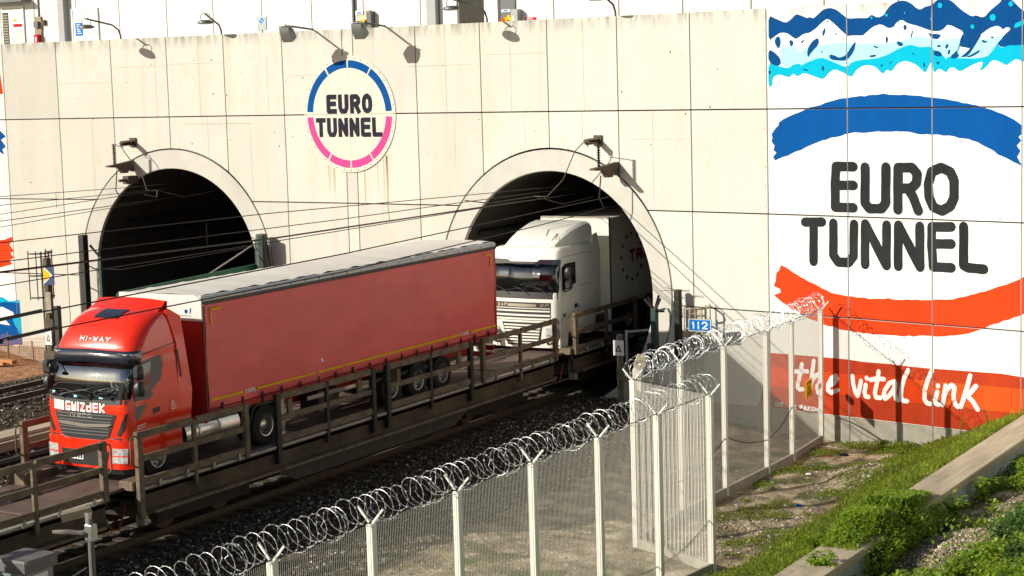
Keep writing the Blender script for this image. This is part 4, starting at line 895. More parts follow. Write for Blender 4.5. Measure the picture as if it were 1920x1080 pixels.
def cab_inside(t, y0, y1, zb, zt):
    """Floor-to-roof lining, dashboard, seats, steering wheel and rear curtain seen through the windscreen."""
    inm = mat('cab_lining', (.34, .36, .37), .9, var=.1); seat = mat('seat_cloth', (.30, .36, .42), .9)
    b = MB(); b.box(-1.12, 1.12, y1 - .5, y1 - .45, zb - .6, zt + .05); b.part('sleeper_curtain', mat('cab_curtain', (.55, .56, .55), .9, var=.2, scale=6, stretch=(6, 1, .3)), t)
    b = MB(); b.box(-1.14, 1.14, y0 + .35, y1 - .4, zb - .62, zb - .6); b.part('cab_floor', inm, t)
    b = MB(); b.prism([(y0 + .08, zb - .3), (y0 + .85, zb - .3), (y0 + .75, zb + .02), (y0 + .3, zb - .02), (y0 + .12, zb - .06)], lambda y, z, k: (1.08 if k else -1.08, y, z)); b.part('dashboard', inm, t)
    for sx in (-.55, .55):
        b = MB(); b.cbox(sx - .25, sx + .25, y0 + 1.15, y0 + 1.32, zb - .4, zb + .42, .06); s_ = b.part('seat_back', seat, t)
        b = MB(); b.cbox(sx - .14, sx + .14, y0 + 1.16, y0 + 1.28, zb + .44, zb + .64, .05); b.part('headrest', seat, s_)
    b = MB(); P = [(-.55 + .22 * math.cos(a), y0 + .78 - .08 * math.sin(a), zb + .12 + .17 * math.sin(a)) for a in np.linspace(0, 6.283, 19)[:-1]]; b.tube(P, .018, 6, closed=True); b.bar((-.75, y0 + .78, zb + .12), (-.35, y0 + .78, zb + .12), .03); b.part('steering_wheel', plastic, t)
    b = MB(); b.box(-.35, .05, y0 + .35, y0 + .6, zb + .0, zb + .03); b.box(.3, .6, y0 + .3, y0 + .5, zb + .0, zb + .05); b.part('papers', paint['white'], t)
    b = MB(); b.tube([(.03, y0 + .5, zt - .1), (.03, y0 + .5, zb + .35)], .02, 5); b.part('pennant', paint['signred'], t)

# ---------------------------------------------------------------- red tractor unit
Y0 = -22.20
tr = thing('red_truck', 'red truck tractor with high roof and white GWIZDEK lettering at the front of the shuttle', 'truck', (0, -21.4, DK))
cab = Cab([(1.62, Y0 + .05, 1.18, .20, -20.35), (1.75, Y0, 1.24, .22, -20.35), (2.55, Y0, 1.25, .22, -20.35), (3.2, Y0 + .02, 1.25, .22, -20.35), (3.35, Y0 + .05, 1.24, .22, -20.35), (4.2, Y0 + .36, 1.21, .26, -20.35), (4.34, Y0 + .33, 1.21, .28, -20.35),
           (4.6, Y0 + .45, 1.19, .36, -20.35), (4.82, Y0 + .62, 1.17, .42, -20.35), (4.98, Y0 + .82, 1.14, .46, -20.35), (5.08, Y0 + 1.04, 1.10, .46, -20.35), (5.14, Y0 + 1.28, 1.04, .42, -20.4), (5.165, Y0 + 1.48, .92, .25, -20.5)])
zs = [1.98, 2.12, 2.3, 2.55, 2.9, 3.2, 3.35, 3.6, 3.9, 4.2, 4.27, 4.34, 4.45, 4.6, 4.72, 4.82, 4.9, 4.98, 5.03, 5.08, 5.11, 5.14, 5.165]
zs = sorted(set([z for z in zs if not 3.2 < z < 3.4] + [3.30, 4.12]))
cab.shell(zs, (3.30, 4.12)).part('cab_shell', truckred, tr, angle=38)
cab_inside(tr, -22.05, -20.4, 3.3, 4.15)
# bumper: a little proud of the cab, opened in the middle
cab.patch('f', [(-1.22, 1.72), (1.22, 1.72), (1.22, 2.36), (.72, 2.42), (.5, 2.36), (-.5, 2.36), (-.72, 2.42), (-1.22, 2.36)], .05, .3, 16).part('bumper', truckred, tr, angle=30)
cab.patch('f', [(-1.18, 1.60), (1.18, 1.60), (1.2, 1.725), (-1.2, 1.725)], .03, .3, 14).part('lower_spoiler', plastic, tr)
cab.patch('f', [(-.62, 1.78), (.62, 1.78), (.72, 2.12), (-.72, 2.12)], .056, .02, 8).part('bumper_intake', plastic, tr)
cab.patch('f', [(-.62, 1.90), (-.02, 1.90), (-.02, 2.02), (-.62, 2.02)], .065, .012, 4).part('number_plate', paint['white'], tr)
for k in range(7): cab.patch('f', [(-.58 + k * .08, 1.925), (-.53 + k * .08, 1.925), (-.53 + k * .08, 1.995), (-.58 + k * .08, 1.995)], .067, .002, 2).part('plate_character', paint['black'], tr)
for sx in (-1, 1):
    cab.patch('f', [(sx * .80, 1.86), (sx * 1.14, 1.86), (sx * 1.16, 2.2), (sx * .82, 2.2)], .056, .03, 4).part('headlamp', lens_m, tr)
    cab.patch('f', [(sx * .81, 2.015), (sx * 1.15, 2.015), (sx * 1.15, 2.04), (sx * .81, 2.04)], .06, .01, 4).part('lamp_divider', truckred, tr)
    cab.patch('f', [(sx * .92, 2.5), (sx * 1.0, 2.46), (sx * 1.1, 2.62), (sx * 1.18, 2.95), (sx * 1.15, 3.0), (sx * 1.06, 2.8)], .012, .01, 4).part('air_slot', plastic, tr)
cab.patch('f', [(-.92, 2.95), (-.72, 2.45), (-.5, 2.40), (.5, 2.40), (.72, 2.45), (.92, 2.95), (.6, 2.98), (-.6, 2.98)], .012, .02, 14).part('grille', plastic, tr)
for z in np.arange(2.47, 2.93, .075): cab.patch('f', [(-.68 - (z - 2.4) * .3, z), (.68 + (z - 2.4) * .3, z), (.68 + (z - 2.4) * .3, z + .02), (-.68 - (z - 2.4) * .3, z + .02)], .03, .03, 12).part('grille_bar', greyp, tr)
cab.patch('f', [(-.80, 2.73), (-.7, 2.68), (0, 2.65), (.7, 2.68), (.80, 2.73), (.66, 2.74), (0, 2.71), (-.66, 2.74)], .045, .03, 14).part('chrome_bar', alu, tr)
cab.patch('f', [(-1.19, 2.37), (1.19, 2.37), (1.19, 2.43), (-1.19, 2.43)], .01, .02, 14).part('bumper_seam', plastic, tr)
cab.patch('f', [(-1.16, 3.3), (-.9, 3.27), (0, 3.25), (.9, 3.27), (1.16, 3.3), (1.13, 4.12), (.8, 4.15), (0, 4.16), (-.8, 4.15), (-1.13, 4.12)], .010, .01, 18).part('windscreen', ws_m, tr, smooth=True)
cab.patch('f', [(-1.17, 3.2), (0, 3.13), (1.17, 3.2), (1.17, 3.31), (.9, 3.28), (0, 3.26), (-.9, 3.28), (-1.17, 3.31)], .012, .02, 16).part('windscreen_base', plastic, tr)
for x0 in (-.75, 0.05, .7):
    b = MB(); b.tube([cab.pt('f', x0 + .18, 3.26, .03), cab.pt('f', x0 - .1, 3.34, .035), cab.pt('f', x0 - .4, 3.38, .03)], .012, 5); b.part('wiper', blackm, tr)
for x0, x1, z0, z1 in ((-1.02, -.93, 3.34, 3.4), (-.3, -.2, 3.3, 3.35), (.45, .56, 3.3, 3.34)): cab.patch('f', [(x0, z0), (x1, z0), (x1, z1), (x0, z1)], .0127, .002, 3).part('sticker', paint['pale'], tr)
cab.patch('f', [(-1.2, 4.05), (0, 4.09), (1.2, 4.05), (1.2, 4.35), (0, 4.385), (-1.2, 4.35)], .10, .04, 18).part('sun_visor', visor_m, tr, smooth=True)
for sx in (-1, 1): cab.patch('f', [(sx * .86, 4.27), (sx * 1.17, 4.25), (sx * 1.17, 4.30), (sx * .86, 4.31)], .107, .01, 4).part('marker_lamp', lens_m, tr)
for L_ in letters('HI-WAY', -.38, .52, 4.54, 4.645, .027, slant=-.1, each=True): cab.text('f', L_, .02).part('letter', paint['white'], tr)
cab.patch('f', [(-.93, 3.0), (-.6, 2.98), (-.6, 3.20), (-.93, 3.22)], .014, .01, 4).part('white_plate', trailerwhite, tr)
for L_ in letters('GwizdEk', -.55, .62, 2.985, 3.205, .046, gap=.2, each=True): cab.text('f', L_, .014).part('letter', paint['white'], tr)
for L_ in letters('IVECO', -.42, .24, 2.845, 2.955, .026, each=True): cab.text('f', L_, .022).part('letter', alu, tr)
# roof hatch and roof spoiler
hatch = [(-.32, -21.55, 5.0), (.42, -21.55, 5.0), (.42, -20.95, 5.13), (-.32, -20.95, 5.13)]
b = MB()
def rooft(x, y):
    lo, hi = 4.3, 5.165
    for _ in range(24):
        m_ = (lo + hi) / 2
        if cab.at(m_)[0] - .10 * (1 - (x / cab.at(m_)[1]) ** 2) + .06 < y: lo = m_
        else: hi = m_
    return (lo + hi) / 2
hp = [(x, y, rooft(x, y) + .02) for y in np.linspace(-21.38, -20.92, 4) for x in np.linspace(-.34, .36, 5)]
b.add(hp, [(r * 5 + c, r * 5 + c + 1, r * 5 + c + 6, r * 5 + c + 5) for r in range(3) for c in range(4)]); b.part('roof_hatch', visor_m, tr)
b = MB(); n_ = 9; xs_ = np.linspace(-1.02, 1.02, n_)
rows = []
for fy, fz in ((0, 0), (.28, .15), (.52, .24), (.60, .22), (.56, -.05)):
    rows.append([(x, -20.98 + fy + .18 * (x / 1.02) ** 2 * (fy < .5), 5.14 + fz - .05 * (x / 1.02) ** 2) for x in xs_])
b.loft(rows, False, ringclosed=False); b.part('roof_spoiler', truckred, tr, angle=35)
# side: windows, door seams, handle, mirrors, side deflector
for k, sx in (('r', 1), ('l', -1)):
    cab.patch(k, [(-21.92, 3.36), (-21.40, 3.36), (-20.98, 3.62), (-20.9, 3.95), (-20.94, 4.18), (-21.62, 4.08)], .006, .02).part('window_surround', greyp, tr)
    cab.patch(k, [(-21.86, 3.40), (-21.34, 3.44), (-21.30, 4.06), (-21.60, 4.02)], .011, .01).part('side_window', win_m, tr)
    cab.patch(k, [(-21.92, 2.80), (-21.83, 2.80), (-21.25, 3.36), (-21.92, 3.37)], .006, .01).part('dark_door_graphic', greyp, tr)
    for pl_ in ([(-21.945, 2.2), (-21.93, 2.2), (-21.925, 3.4), (-21.94, 3.4)], [(-20.86, 2.45), (-20.845, 2.45), (-20.86, 4.2), (-20.875, 4.2)], [(-21.55, 4.24), (-20.4, 4.36), (-20.4, 4.385), (-21.55, 4.265)]): cab.patch(k, pl_, .004, .006).part('panel_seam', plastic, tr)
    cab.patch(k, [(-21.32, 2.86), (-21.1, 2.88), (-21.1, 3.0), (-21.32, 2.98)], .012, .01).part('door_handle', plastic, tr)
    cab.patch(k, [(-20.75, 2.75), (-20.45, 2.78), (-20.45, 3.12), (-20.75, 3.08)], .008, .006).part('locker_panel', truckred, tr)
    for q in range(4): cab.patch(k, [(-20.70, 2.86 + q * .055), (-20.52 - .02 * q, 2.86 + q * .055), (-20.52 - .02 * q, 2.88 + q * .055), (-20.70, 2.88 + q * .055)], .0095, .001).part('small_print', paint['white'], tr)
    for q in range(2): cab.patch(k, [(-21.88, 2.6 + q * .06), (-21.62 + .05 * q, 2.62 + q * .06), (-21.62 + .05 * q, 2.64 + q * .06), (-21.88, 2.62 + q * .06)], .008, .001).part('small_print', paint['white'], tr)
    b = MB(); b.prism([(-20.4, 2.35), (-20.02, 2.45), (-19.92, 3.2), (-20.12, 4.95), (-20.5, 5.15), (-20.62, 5.12), (-20.42, 4.4), (-20.4, 4.3)], lambda y, z, q: (sx * ((1.245 if z < 4.5 else 1.16) if q else 1.10), y, z)); b.part('side_deflector', truckred, tr, angle=30)
    b = MB(); b.prism([(-20.34, 3.55), (-20.26, 3.55), (-20.36, 4.2), (-20.42, 4.2)], lambda y, z, q: (sx * (1.25 if q else 1.24), y, z)); b.part('deflector_slot', plastic, tr)
    # mirror
    b = MB(); b.tube([(sx * 1.2, -21.75, 4.05), (sx * 1.34, -21.88, 4.0), (sx * 1.36, -21.86, 3.5), (sx * 1.22, -21.9, 3.42)], .03, 6); mm_ = b.part('mirror_arm', plastic, tr, smooth=True)
    for z0, z1 in ((3.72, 4.06), (3.34, 3.70)):
        b = MB(); b.loft([[(sx * 1.36 + .12 * rr * math.copysign(abs(math.cos(a)) ** .5, math.cos(a)), -21.85 + d, (z0 + z1) / 2 + (z1 - z0) / 2 * rr * math.copysign(abs(math.sin(a)) ** .5, math.sin(a))) for a in np.linspace(0, 6.283, 13)[:-1]] for d, rr in ((-.13, .55), (-.08, .9), (.02, 1.0), (.03, .95))], True); b.part('mirror', plastic, mm_, angle=40)
b = MB(); b.tube([(-1.0, -21.95, 4.05), (-1.02, -22.15, 4.0), (-1.0, -22.18, 3.9)], .02, 6); b.part('front_mirror_arm', plastic, tr)
b = MB(); b.loft([[(-1.0 + .11 * rr * math.cos(a), -22.18 + d, 3.88 + .08 * rr * math.sin(a)) for a in np.linspace(0, 6.283, 11)[:-1]] for d, rr in ((-.08, .6), (0, 1), (.06, .9))], True); b.part('front_mirror', plastic, tr, angle=40)
# skirt under the door, chassis, tank, wheels
for sx in (-1, 1):
    b = MB(); b.prism([(-21.9, 1.7), (-21.7, 1.7), (-21.62, 2.2), (-21.4, 2.45), (-21.0, 2.48), (-20.6, 2.25), (-20.5, 1.95), (-20.35, 1.95), (-20.35, 2.55), (-21.9, 2.5)], lambda y, z, q: (sx * (1.22 if q else .9), y, z)); b.part('wheel_arch', plastic, tr)
    add_wheel(tr, sx * 1.02, -21.15, DK + .5, .5, .32, sx)
    add_wheel(tr, sx * .95, -17.2, DK + .5, .5, .6, sx)
    b = MB(); b.loft([[(sx * .95 + .31 * math.cos(a) * (abs(math.cos(a)) ** -.4 if abs(math.cos(a)) > .2 else 1), y, 2.1 + .30 * math.sin(a)) for a in np.linspace(0, 6.283, 17)[:-1]] for y in (-20.2, -20.17, -18.25, -18.22)], True); tk = b.part('fuel_tank', alu, tr, angle=40)
    for y in (-19.75, -19.0):
        b = MB(); b.loft([[(sx * .95 + .33 * math.cos(a) * (abs(math.cos(a)) ** -.4 if abs(math.cos(a)) > .2 else 1), yy, 2.1 + .32 * math.sin(a)) for a in np.linspace(0, 6.283, 17)[:-1]] for yy in (y, y + .06)], True); b.part('tank_strap', steel, tk)
    b = MB(); b.prism([(-17.85, 2.0), (-17.7, 2.35), (-17.4, 2.52), (-17.0, 2.52), (-16.7, 2.35), (-16.55, 2.0), (-16.6, 2.0), (-16.75, 2.3), (-17.0, 2.46), (-17.4, 2.46), (-17.65, 2.3), (-17.8, 2.0)], lambda y, z, q: (sx * (1.24 if q else .7), y, z)); b.part('rear_mudguard', plastic, tr)
b = MB(); b.box(-.42, .42, -22.2, -16.3, 1.95, 2.2); b.part('chassis', plastic, tr)
b = MB(); b.box(-1.05, 1.05, -20.34, -20.2, 2.3, 4.4); b.part('cab_back', plastic, tr)

# ---------------------------------------------------------------- red curtain-side trailer
tl = thing('curtain_trailer', 'long red curtain-sided trailer with pale roof behind the red truck', 'trailer', (0, -12.6, DK))
YF, YR, XT, ZB, ZT = -19.42, -5.85, 1.255, 2.56, 5.16
b = MB(); ny, nz = 56, 10
for sx in (-1, 1):
    vs_ = []
    for j in range(nz + 1):
        for i in range(ny + 1):
            f = i / ny; g = j / nz
            wob = .016 * math.sin(f * 61 + sx) * (1 - g) ** 2 + .010 * math.sin(f * 23 + g * 3) + .006 * math.sin(f * 140 + g * 9) + .007 * math.sin(g * 11 + 4 * math.sin(f * 9))
            vs_.append((sx * (XT + wob), YF + .06 + (YR - YF - .12) * f, ZB + .06 + (ZT - .12 - ZB) * g))
    c_ = MB(); c_.add(vs_, [(j * (ny + 1) + i, j * (ny + 1) + i + 1, (j + 1) * (ny + 1) + i + 1, (j + 1) * (ny + 1) + i) for j in range(nz) for i in range(ny)]); cu = c_.part('side_curtain', curtain, tl, smooth=True)
    o_ = sx * (XT + .028)
    fl = lambda poly, m_, nm: flat([poly], lambda y, z: (o_, y, z)).part(nm, m_, cu)
    fl([(YF + .14, 2.80), (-18.05, 2.80), (-18.05, 2.855), (YF + .14, 2.855)], paint['yellow'], 'reflective_strip')
    fl([(-17.52, 2.80), (-7.95, 2.80), (-7.95, 2.855), (-17.52, 2.855)], paint['yellow'], 'reflective_strip'); fl([(-7.4, 2.80), (YR - .12, 2.80), (YR - .12, 2.855), (-7.4, 2.855)], paint['yellow'], 'reflective_strip')
    for ya, s_ in ((YF + .25, 1), (YR - .25, -1)):
        fl([(ya, 4.6), (ya + s_ * .055, 4.6), (ya + s_ * .055, 5.0), (ya, 5.0)], paint['yellow'], 'corner_mark'); fl([(ya + s_ * .056, 4.95), (ya + s_ * .4, 4.95), (ya + s_ * .4, 5.0), (ya + s_ * .056, 5.0)], paint['yellow'], 'corner_mark')
    for ya in (-17.99, -7.9):
        flat(letters('KOGEL', ya, ya + .42, 2.78, 2.875, .022), lambda y, z: (o_, y, z)).part('lettering_kogel', paint['white'], cu)
    fl([(-14.82, 3.06), (-14.72, 3.06), (-14.78, 3.16), (-14.86, 3.16)], paint['white'], 'small_emblem')
    for k in range(17):
        y = YF + .5 + k * .78
        bb = MB(); bb.cbox(sx * (XT + .03) - .012, sx * (XT + .03) + .012, y, y + .07, 2.42, 2.72, .005); bb.part('buckle_strap', blackm, tl)
    bb = MB(); bb.box(sx * XT - .03, sx * XT + .015, YF + .02, YR - .02, 2.46, 2.6); bb.part('side_rail', trailerred, tl)
    bb = MB(); bb.box(sx * XT - .03, sx * XT + .02, YF, YR, ZT - .045, ZT + .035); bb.part('curtain_track', mat('dark_track', (.06, .055, .05), .6), tl)
    bb = MB(); bb.prism([(XT + .03, ZT + .036), (XT + .03, ZT + .11), (XT - .02, ZT + .15), (XT - .12, ZT + .15), (XT - .12, ZT + .036)], lambda x, z, q: (sx * x, YR if q else YF, z)); cr = bb.part('cant_rail', mat('cant_rail_grey', (.66, .65, .61), .5, .0, var=.08), tl)
    bb = MB()
    for k in range(22): y = YF + .3 + k * .62; bb.cyl((sx * (XT + .03), y, ZT + .075), (sx * (XT + .04), y, ZT + .075), .018, 6)
    bb.part('rivets', blackm, cr, kind='stuff')
    for y in (YF + .03, YR - .03):
        bb = MB(); bb.box(sx * (XT - .05) - .05, sx * (XT - .05) + .055, y - .04, y + .04, 2.46, ZT - .07); bb.part('corner_post', trailerred if y > -10 else mat('dark_red_frame', (.16, .015, .01), .5), tl)
# roof sheet with shallow cross battens
vs_ = []; NR = 44
for i in range(NR + 1):
    y = YF + (YR - YF) * i / NR
    for x in np.linspace(-XT + .12, XT - .12, 7): vs_.append((x, y, ZT + .15 + .045 * (1 - (x / 1.2) ** 2) + (.022 if i % 2 else 0) + .010 * math.sin(i * 1.7 + x * 3)))
bb = MB(); bb.add(vs_, [(i * 7 + k, i * 7 + k + 1, (i + 1) * 7 + k + 1, (i + 1) * 7 + k) for i in range(NR) for k in range(6)]); bb.part('roof_sheet', rooftarp, tl, smooth=True)
bb = MB(); bb.box(-XT + .03, XT - .03, YF - .02, YF + .05, 2.3, 4.72); bb.part('front_wall', trailerred, tl)
bb = MB(); bb.box(-XT, XT, YF - .05, YF + .06, 4.73, ZT + .18); fb = bb.part('front_header', trailerwhite, tl)
flat([circ(.8, 4.95, .05, 10), [(.9, 4.9), (.93, 4.9), (.96, 5.02), (.92, 5.04)]], lambda x, z: (x, YF - .053, z)).part('header_mark', paint['blue'], fb)
bb = MB(); bb.box(-1.0, .95, YF - .056, YF - .05, 4.84, 4.853); bb.part('header_seam', greyp, fb)
bb = MB(); bb.box(-XT + .02, XT - .02, YR - .05, YR, 2.4, ZT + .12); bb.part('rear_doors', trailerred, tl)
bb = MB(); bb.box(-XT + .05, XT - .05, YF + .05, YR - .03, 2.36, 2.46); bb.part('load_floor', plastic, tl)
for sx in (-.45, .45):
    bb = MB(); bb.box(sx - .06, sx + .06, -19, -6, 2.0, 2.36); bb.part('chassis_beam', trailerred, tl)
for y in (-11.55, -10.24, -8.95):
    for sx in (-1, 1): add_wheel(tl, sx * 1.06, y, DK + .5, .5, .36, sx, rim=steel)
for sx in (-1, 1):
    bb = MB(); bb.bar((sx * .8, -16.0, 2.3), (sx * .8, -16.0, DK + .05), .14); bb.box(sx * .8 - .2, sx * .8 + .2, -16.2, -15.8, DK + .005, DK + .05); bb.part('landing_leg', steel, tl)
    for z in (1.85, 2.15):
        bb = MB(); bb.box(sx * 1.2 - .02, sx * 1.2 + .02, -15.4, -12.4, z, z + .1); bb.part('side_guard', alu, tl)
    bb = MB(); bb.box(sx * .9 - .3, sx * .9 + .3, -14.9, -14.0, 1.75, 2.3); bb.part('tool_box', plastic, tl)
    bb = MB(); bb.box(sx * 1.15 - .02, sx * 1.15 + .02, -12.25, -7.9, 2.1, 2.2); bb.part('mudguard', plastic, tl)
bb = MB(); bb.box(-1.15, 1.15, -5.95, -5.85, 1.85, 2.0); bb.part('rear_bumper', trailerred, tl)
for sx in (-1, 1):
    bb = MB(); bb.box(sx * .85 - .25, sx * .85 + .25, -5.86, -5.82, 2.05, 2.2); bb.part('tail_lamp', paint['signred'], tl)

# ---------------------------------------------------------------- white tractor unit with box trailer
Y1 = -2.06
dt = thing('white_truck', 'white truck tractor with roof deflector half out of the right tunnel mouth', 'truck', (0, -.8, DK))
dc = Cab([(1.6, Y1 + .06, 1.16, .18, .55), (1.75, Y1, 1.24, .18, .55), (2.5, Y1, 1.25, .19, .55), (3.2, Y1 + .03, 1.25, .19, .55), (4.28, Y1 + .18, 1.24, .19, .55), (4.45, Y1 + .20, 1.23, .19, .55), (4.64, Y1 + .25, 1.22, .19, .55), (4.70, Y1 + .32, 1.2, .19, .55), (4.73, Y1 + .42, 1.15, .18, .5)])
dc.shell([1.98, 2.2, 2.5, 2.9, 3.2, 3.32, 3.6, 4.0, 4.22, 4.28, 4.45, 4.55, 4.62, 4.67, 4.70, 4.73], (3.32, 4.22)).part('cab_shell', dafwhite, dt, angle=38)
cab_inside(dt, -1.88, .4, 3.32, 4.22)
dc.patch('f', [(-1.21, 1.55), (1.21, 1.55), (1.22, 2.32), (.66, 2.4), (-.66, 2.4), (-1.22, 2.32)], .05, .25, 14).part('bumper', dafwhite, dt, angle=30)
dc.patch('f', [(-.58, 1.62), (.58, 1.62), (.74, 2.36), (-.74, 2.36)], .056, .02, 8).part('lower_grille', plastic, dt)
for k in range(7):
    z = 1.68 + k * .095; w_ = .55 + (z - 1.62) * .2; dc.patch('f', [(-w_, z), (w_, z), (w_, z + .05), (-w_, z + .05)], .07, .03, 8).part('grille_slat', dafwhite, dt)
dc.patch('f', [(-.98, 2.42), (.98, 2.42), (1.0, 3.0), (-1.0, 3.0)], .010, .02, 12).part('upper_grille', plastic, dt)
for z0, z1 in ((2.44, 2.50), (2.56, 2.62), (2.70, 2.75), (2.80, 2.825)): dc.patch('f', [(-.98, z0), (.98, z0), (.98, z1), (-.98, z1)], .03, .03, 12).part('grille_slat', dafwhite, dt)
dc.patch('f', [(-.55, 2.86), (.5, 2.86), (.5, 2.95), (-.55, 2.95)], .016, .01, 8).part('chrome_bar', alu, dt)
dc.text('f', letters('DAF', -.93, -.58, 2.86, 2.965, .028), .016).part('lettering_daf', alu, dt); dc.text('f', letters('XF', .62, .93, 2.86, 2.965, .028, slant=.25), .016).part('lettering_xf', alu, dt)
dc.patch('f', [(-1.2, 3.32), (1.2, 3.32), (1.19, 4.28), (.55, 4.28), (.42, 4.22), (-.42, 4.22), (-.55, 4.28), (-1.19, 4.28)], .010, .01, 16).part('windscreen', ws_dark, dt, smooth=True)
dc.patch('f', [(-1.21, 3.12), (1.21, 3.12), (1.2, 3.33), (-1.2, 3.33)], .014, .02, 14).part('windscreen_base', plastic, dt)
dc.patch('f', [(-1.21, 4.20), (-.5, 4.235), (.5, 4.235), (1.21, 4.20), (1.21, 4.37), (.62, 4.37), (.5, 4.30), (-.5, 4.30), (-.62, 4.37), (-1.21, 4.37)], .07, .03, 16).part('sun_visor', visor_m, dt)
for x0 in (-.6, .1, .8):
    b = MB(); b.tube([dc.pt('f', x0 + .15, 3.24, .03), dc.pt('f', x0 - .1, 3.4, .04), dc.pt('f', x0 - .38, 3.5, .03)], .013, 5); b.part('wiper', blackm, dt)
for sx in (-1, 1):
    dc.patch('f', [(sx * .80, 1.95), (sx * 1.1, 1.98), (sx * 1.14, 2.2), (sx * .86, 2.2)], .056, .02, 4).part('headlamp', lens_m, dt)
    dc.patch('f', [(sx * .86, 1.66), (sx * .94, 1.66), (sx * .94, 1.74), (sx * .86, 1.74)], .056, .01, 3).part('fog_lamp', plastic, dt); dc.patch('f', [(sx * 1.0, 1.67), (sx * 1.08, 1.67), (sx * 1.08, 1.75), (sx * 1.0, 1.75)], .056, .01, 3).part('fog_lamp', plastic, dt)
for k, sx in (('r', 1), ('l', -1)):
    dc.patch(k, [(-1.68, 3.34), (-.75, 3.52), (-.75, 4.2), (-1.45, 4.2), (-1.68, 4.1)], .006, .02).part('window_surround', plastic, dt)
    dc.patch(k, [(-1.6, 3.42), (-.82, 3.58), (-.82, 4.13), (-1.42, 4.13), (-1.6, 4.04)], .011, .01).part('side_window', win_m, dt)
    for pl_ in ([(-1.78, 2.3), (-1.765, 2.3), (-1.74, 4.3), (-1.755, 4.3)], [(-.62, 2.5), (-.605, 2.5), (-.605, 4.35), (-.62, 4.35)], [(-1.75, 2.45), (.5, 2.45), (.5, 2.465), (-1.75, 2.465)], [(-.6, 3.4), (.3, 3.4), (.3, 3.412), (-.6, 3.412)], [(-1.7, 4.42), (.4, 4.42), (.4, 4.435), (-1.7, 4.435)]): dc.patch(k, pl_, .003, .004).part('panel_seam', greyp, dt)
    dc.patch(k, [(-.9, 2.72), (-.68, 2.72), (-.68, 2.85), (-.9, 2.85)], .010, .01).part('door_handle', plastic, dt)
    dc.patch(k, [(-.6, 2.72), (-.5, 2.72), (-.5, 2.77), (-.6, 2.77)], .008, .004).part('blue_badge', paint['signblue'], dt)
    dc.patch(k, [(-.45, 3.62), (.1, 3.62), (.1, 4.25), (-.45, 4.25)], .016, .02).part('locker_hatch', dafwhite, dt)
    dc.patch(k, [(-1.68, 2.52), (-1.5, 2.52), (-1.5, 2.62), (-1.68, 2.62)], .006, .004).part('badge', greyp, dt)
    b = MB(); b.prism([(.5, 2.5), (1.0, 2.6), (1.05, 4.4), (.85, 5.0), (.55, 4.95), (.5, 4.6)], lambda y, z, q: (sx * (1.22 if q else 1.14), y, z)); b.part('side_deflector', dafwhite, dt)
    b = MB(); b.tube([(sx * 1.25, -1.55, 4.1), (sx * 1.5, -1.65, 4.05), (sx * 1.52, -1.65, 3.4), (sx * 1.25, -1.55, 3.32)], .03, 6); mm_ = b.part('mirror_arm', plastic, dt)
    for z0, z1 in ((3.72, 4.12), (3.40, 3.70)):
        b = MB(); b.loft([[(sx * 1.44 + .12 * rr * math.copysign(abs(math.cos(a)) ** .5, math.cos(a)), -1.58 + d, (z0 + z1) / 2 + (z1 - z0) / 2 * rr * math.copysign(abs(math.sin(a)) ** .5, math.sin(a))) for a in np.linspace(0, 6.283, 13)[:-1]] for d, rr in ((-.12, .6), (-.07, .92), (.02, 1.0), (.03, .95))], True); b.part('mirror', plastic, mm_, angle=40)
    add_wheel(dt, sx * 1.02, -.75, DK + .5, .5, .32, sx); add_wheel(dt, sx * .95, 3.0, DK + .5, .5, .6, sx)
    b = MB(); b.prism([(-1.9, 1.55), (-1.4, 1.55), (-1.3, 2.1), (-1.0, 2.4), (-.5, 2.4), (-.2, 2.1), (-.15, 1.8), (.5, 1.8), (.5, 2.46), (-1.9, 2.46)], lambda y, z, q: (sx * (1.24 if q else .9), y, z)); b.part('wheel_arch', dafwhite, dt)
    b = MB(); b.box(sx * 1.0 - .2, sx * 1.0 + .2, .3, 1.6, 1.75, 2.3); b.part('fuel_tank', alu, dt)
# roof deflector: swept shell
rows = []
for y, z, hw in ((-1.62, 4.70, .93), (-1.5, 4.80, .95), (-1.1, 5.02, .98), (-.5, 5.22, 1.02), (.2, 5.36, 1.07), (.62, 5.40, 1.10), (.70, 5.36, 1.10), (.62, 5.20, 1.08), (.55, 4.7, 1.08)):
    k_ = min(1, (z - 4.68) / .3)
    rows.append([(hw + .03, y, 4.66), (hw, y, z - .16 * k_), (hw - .05, y, z - .07 * k_), (hw - .16, y, z - .01 * k_), (hw - .3, y, z)] + [(x, y, z + .012) for x in (.35, 0, -.35)] + [(-hw + .3, y, z), (-hw + .16, y, z - .01 * k_), (-hw + .05, y, z - .07 * k_), (-hw, y, z - .16 * k_), (-hw - .03, y, 4.66)])
b = MB(); b.loft(rows, False, ringclosed=False); b.part('roof_deflector', dafwhite, dt, angle=18)
b = MB(); b.tube([(.55, -1.35, 4.75), (.75, -1.25, 5.0), (.7, -.9, 5.1)], .014, 5); b.tube([(.98, -1.3, 4.72), (.98, -1.3, 5.05)], .01, 5); b.part('aerial', greyp, dt)
b = MB(); b.box(-.42, .42, -1.8, 4.2, 1.95, 2.2); b.part('chassis', plastic, dt)
bx_ = thing('box_trailer', 'white box trailer with ring of blue stars behind the white truck inside the tunnel mouth', 'trailer', (0, 8, DK))
b = MB(); b.cbox(-1.27, 1.27, 1.62, 15.2, 2.45, 5.40, .03); b.part('box_body', boxwhite, bx_)
b = MB(); b.box(-1.285, 1.285, 1.58, 1.66, 1.6, 5.42); b.part('front_bulkhead', boxwhite, bx_)
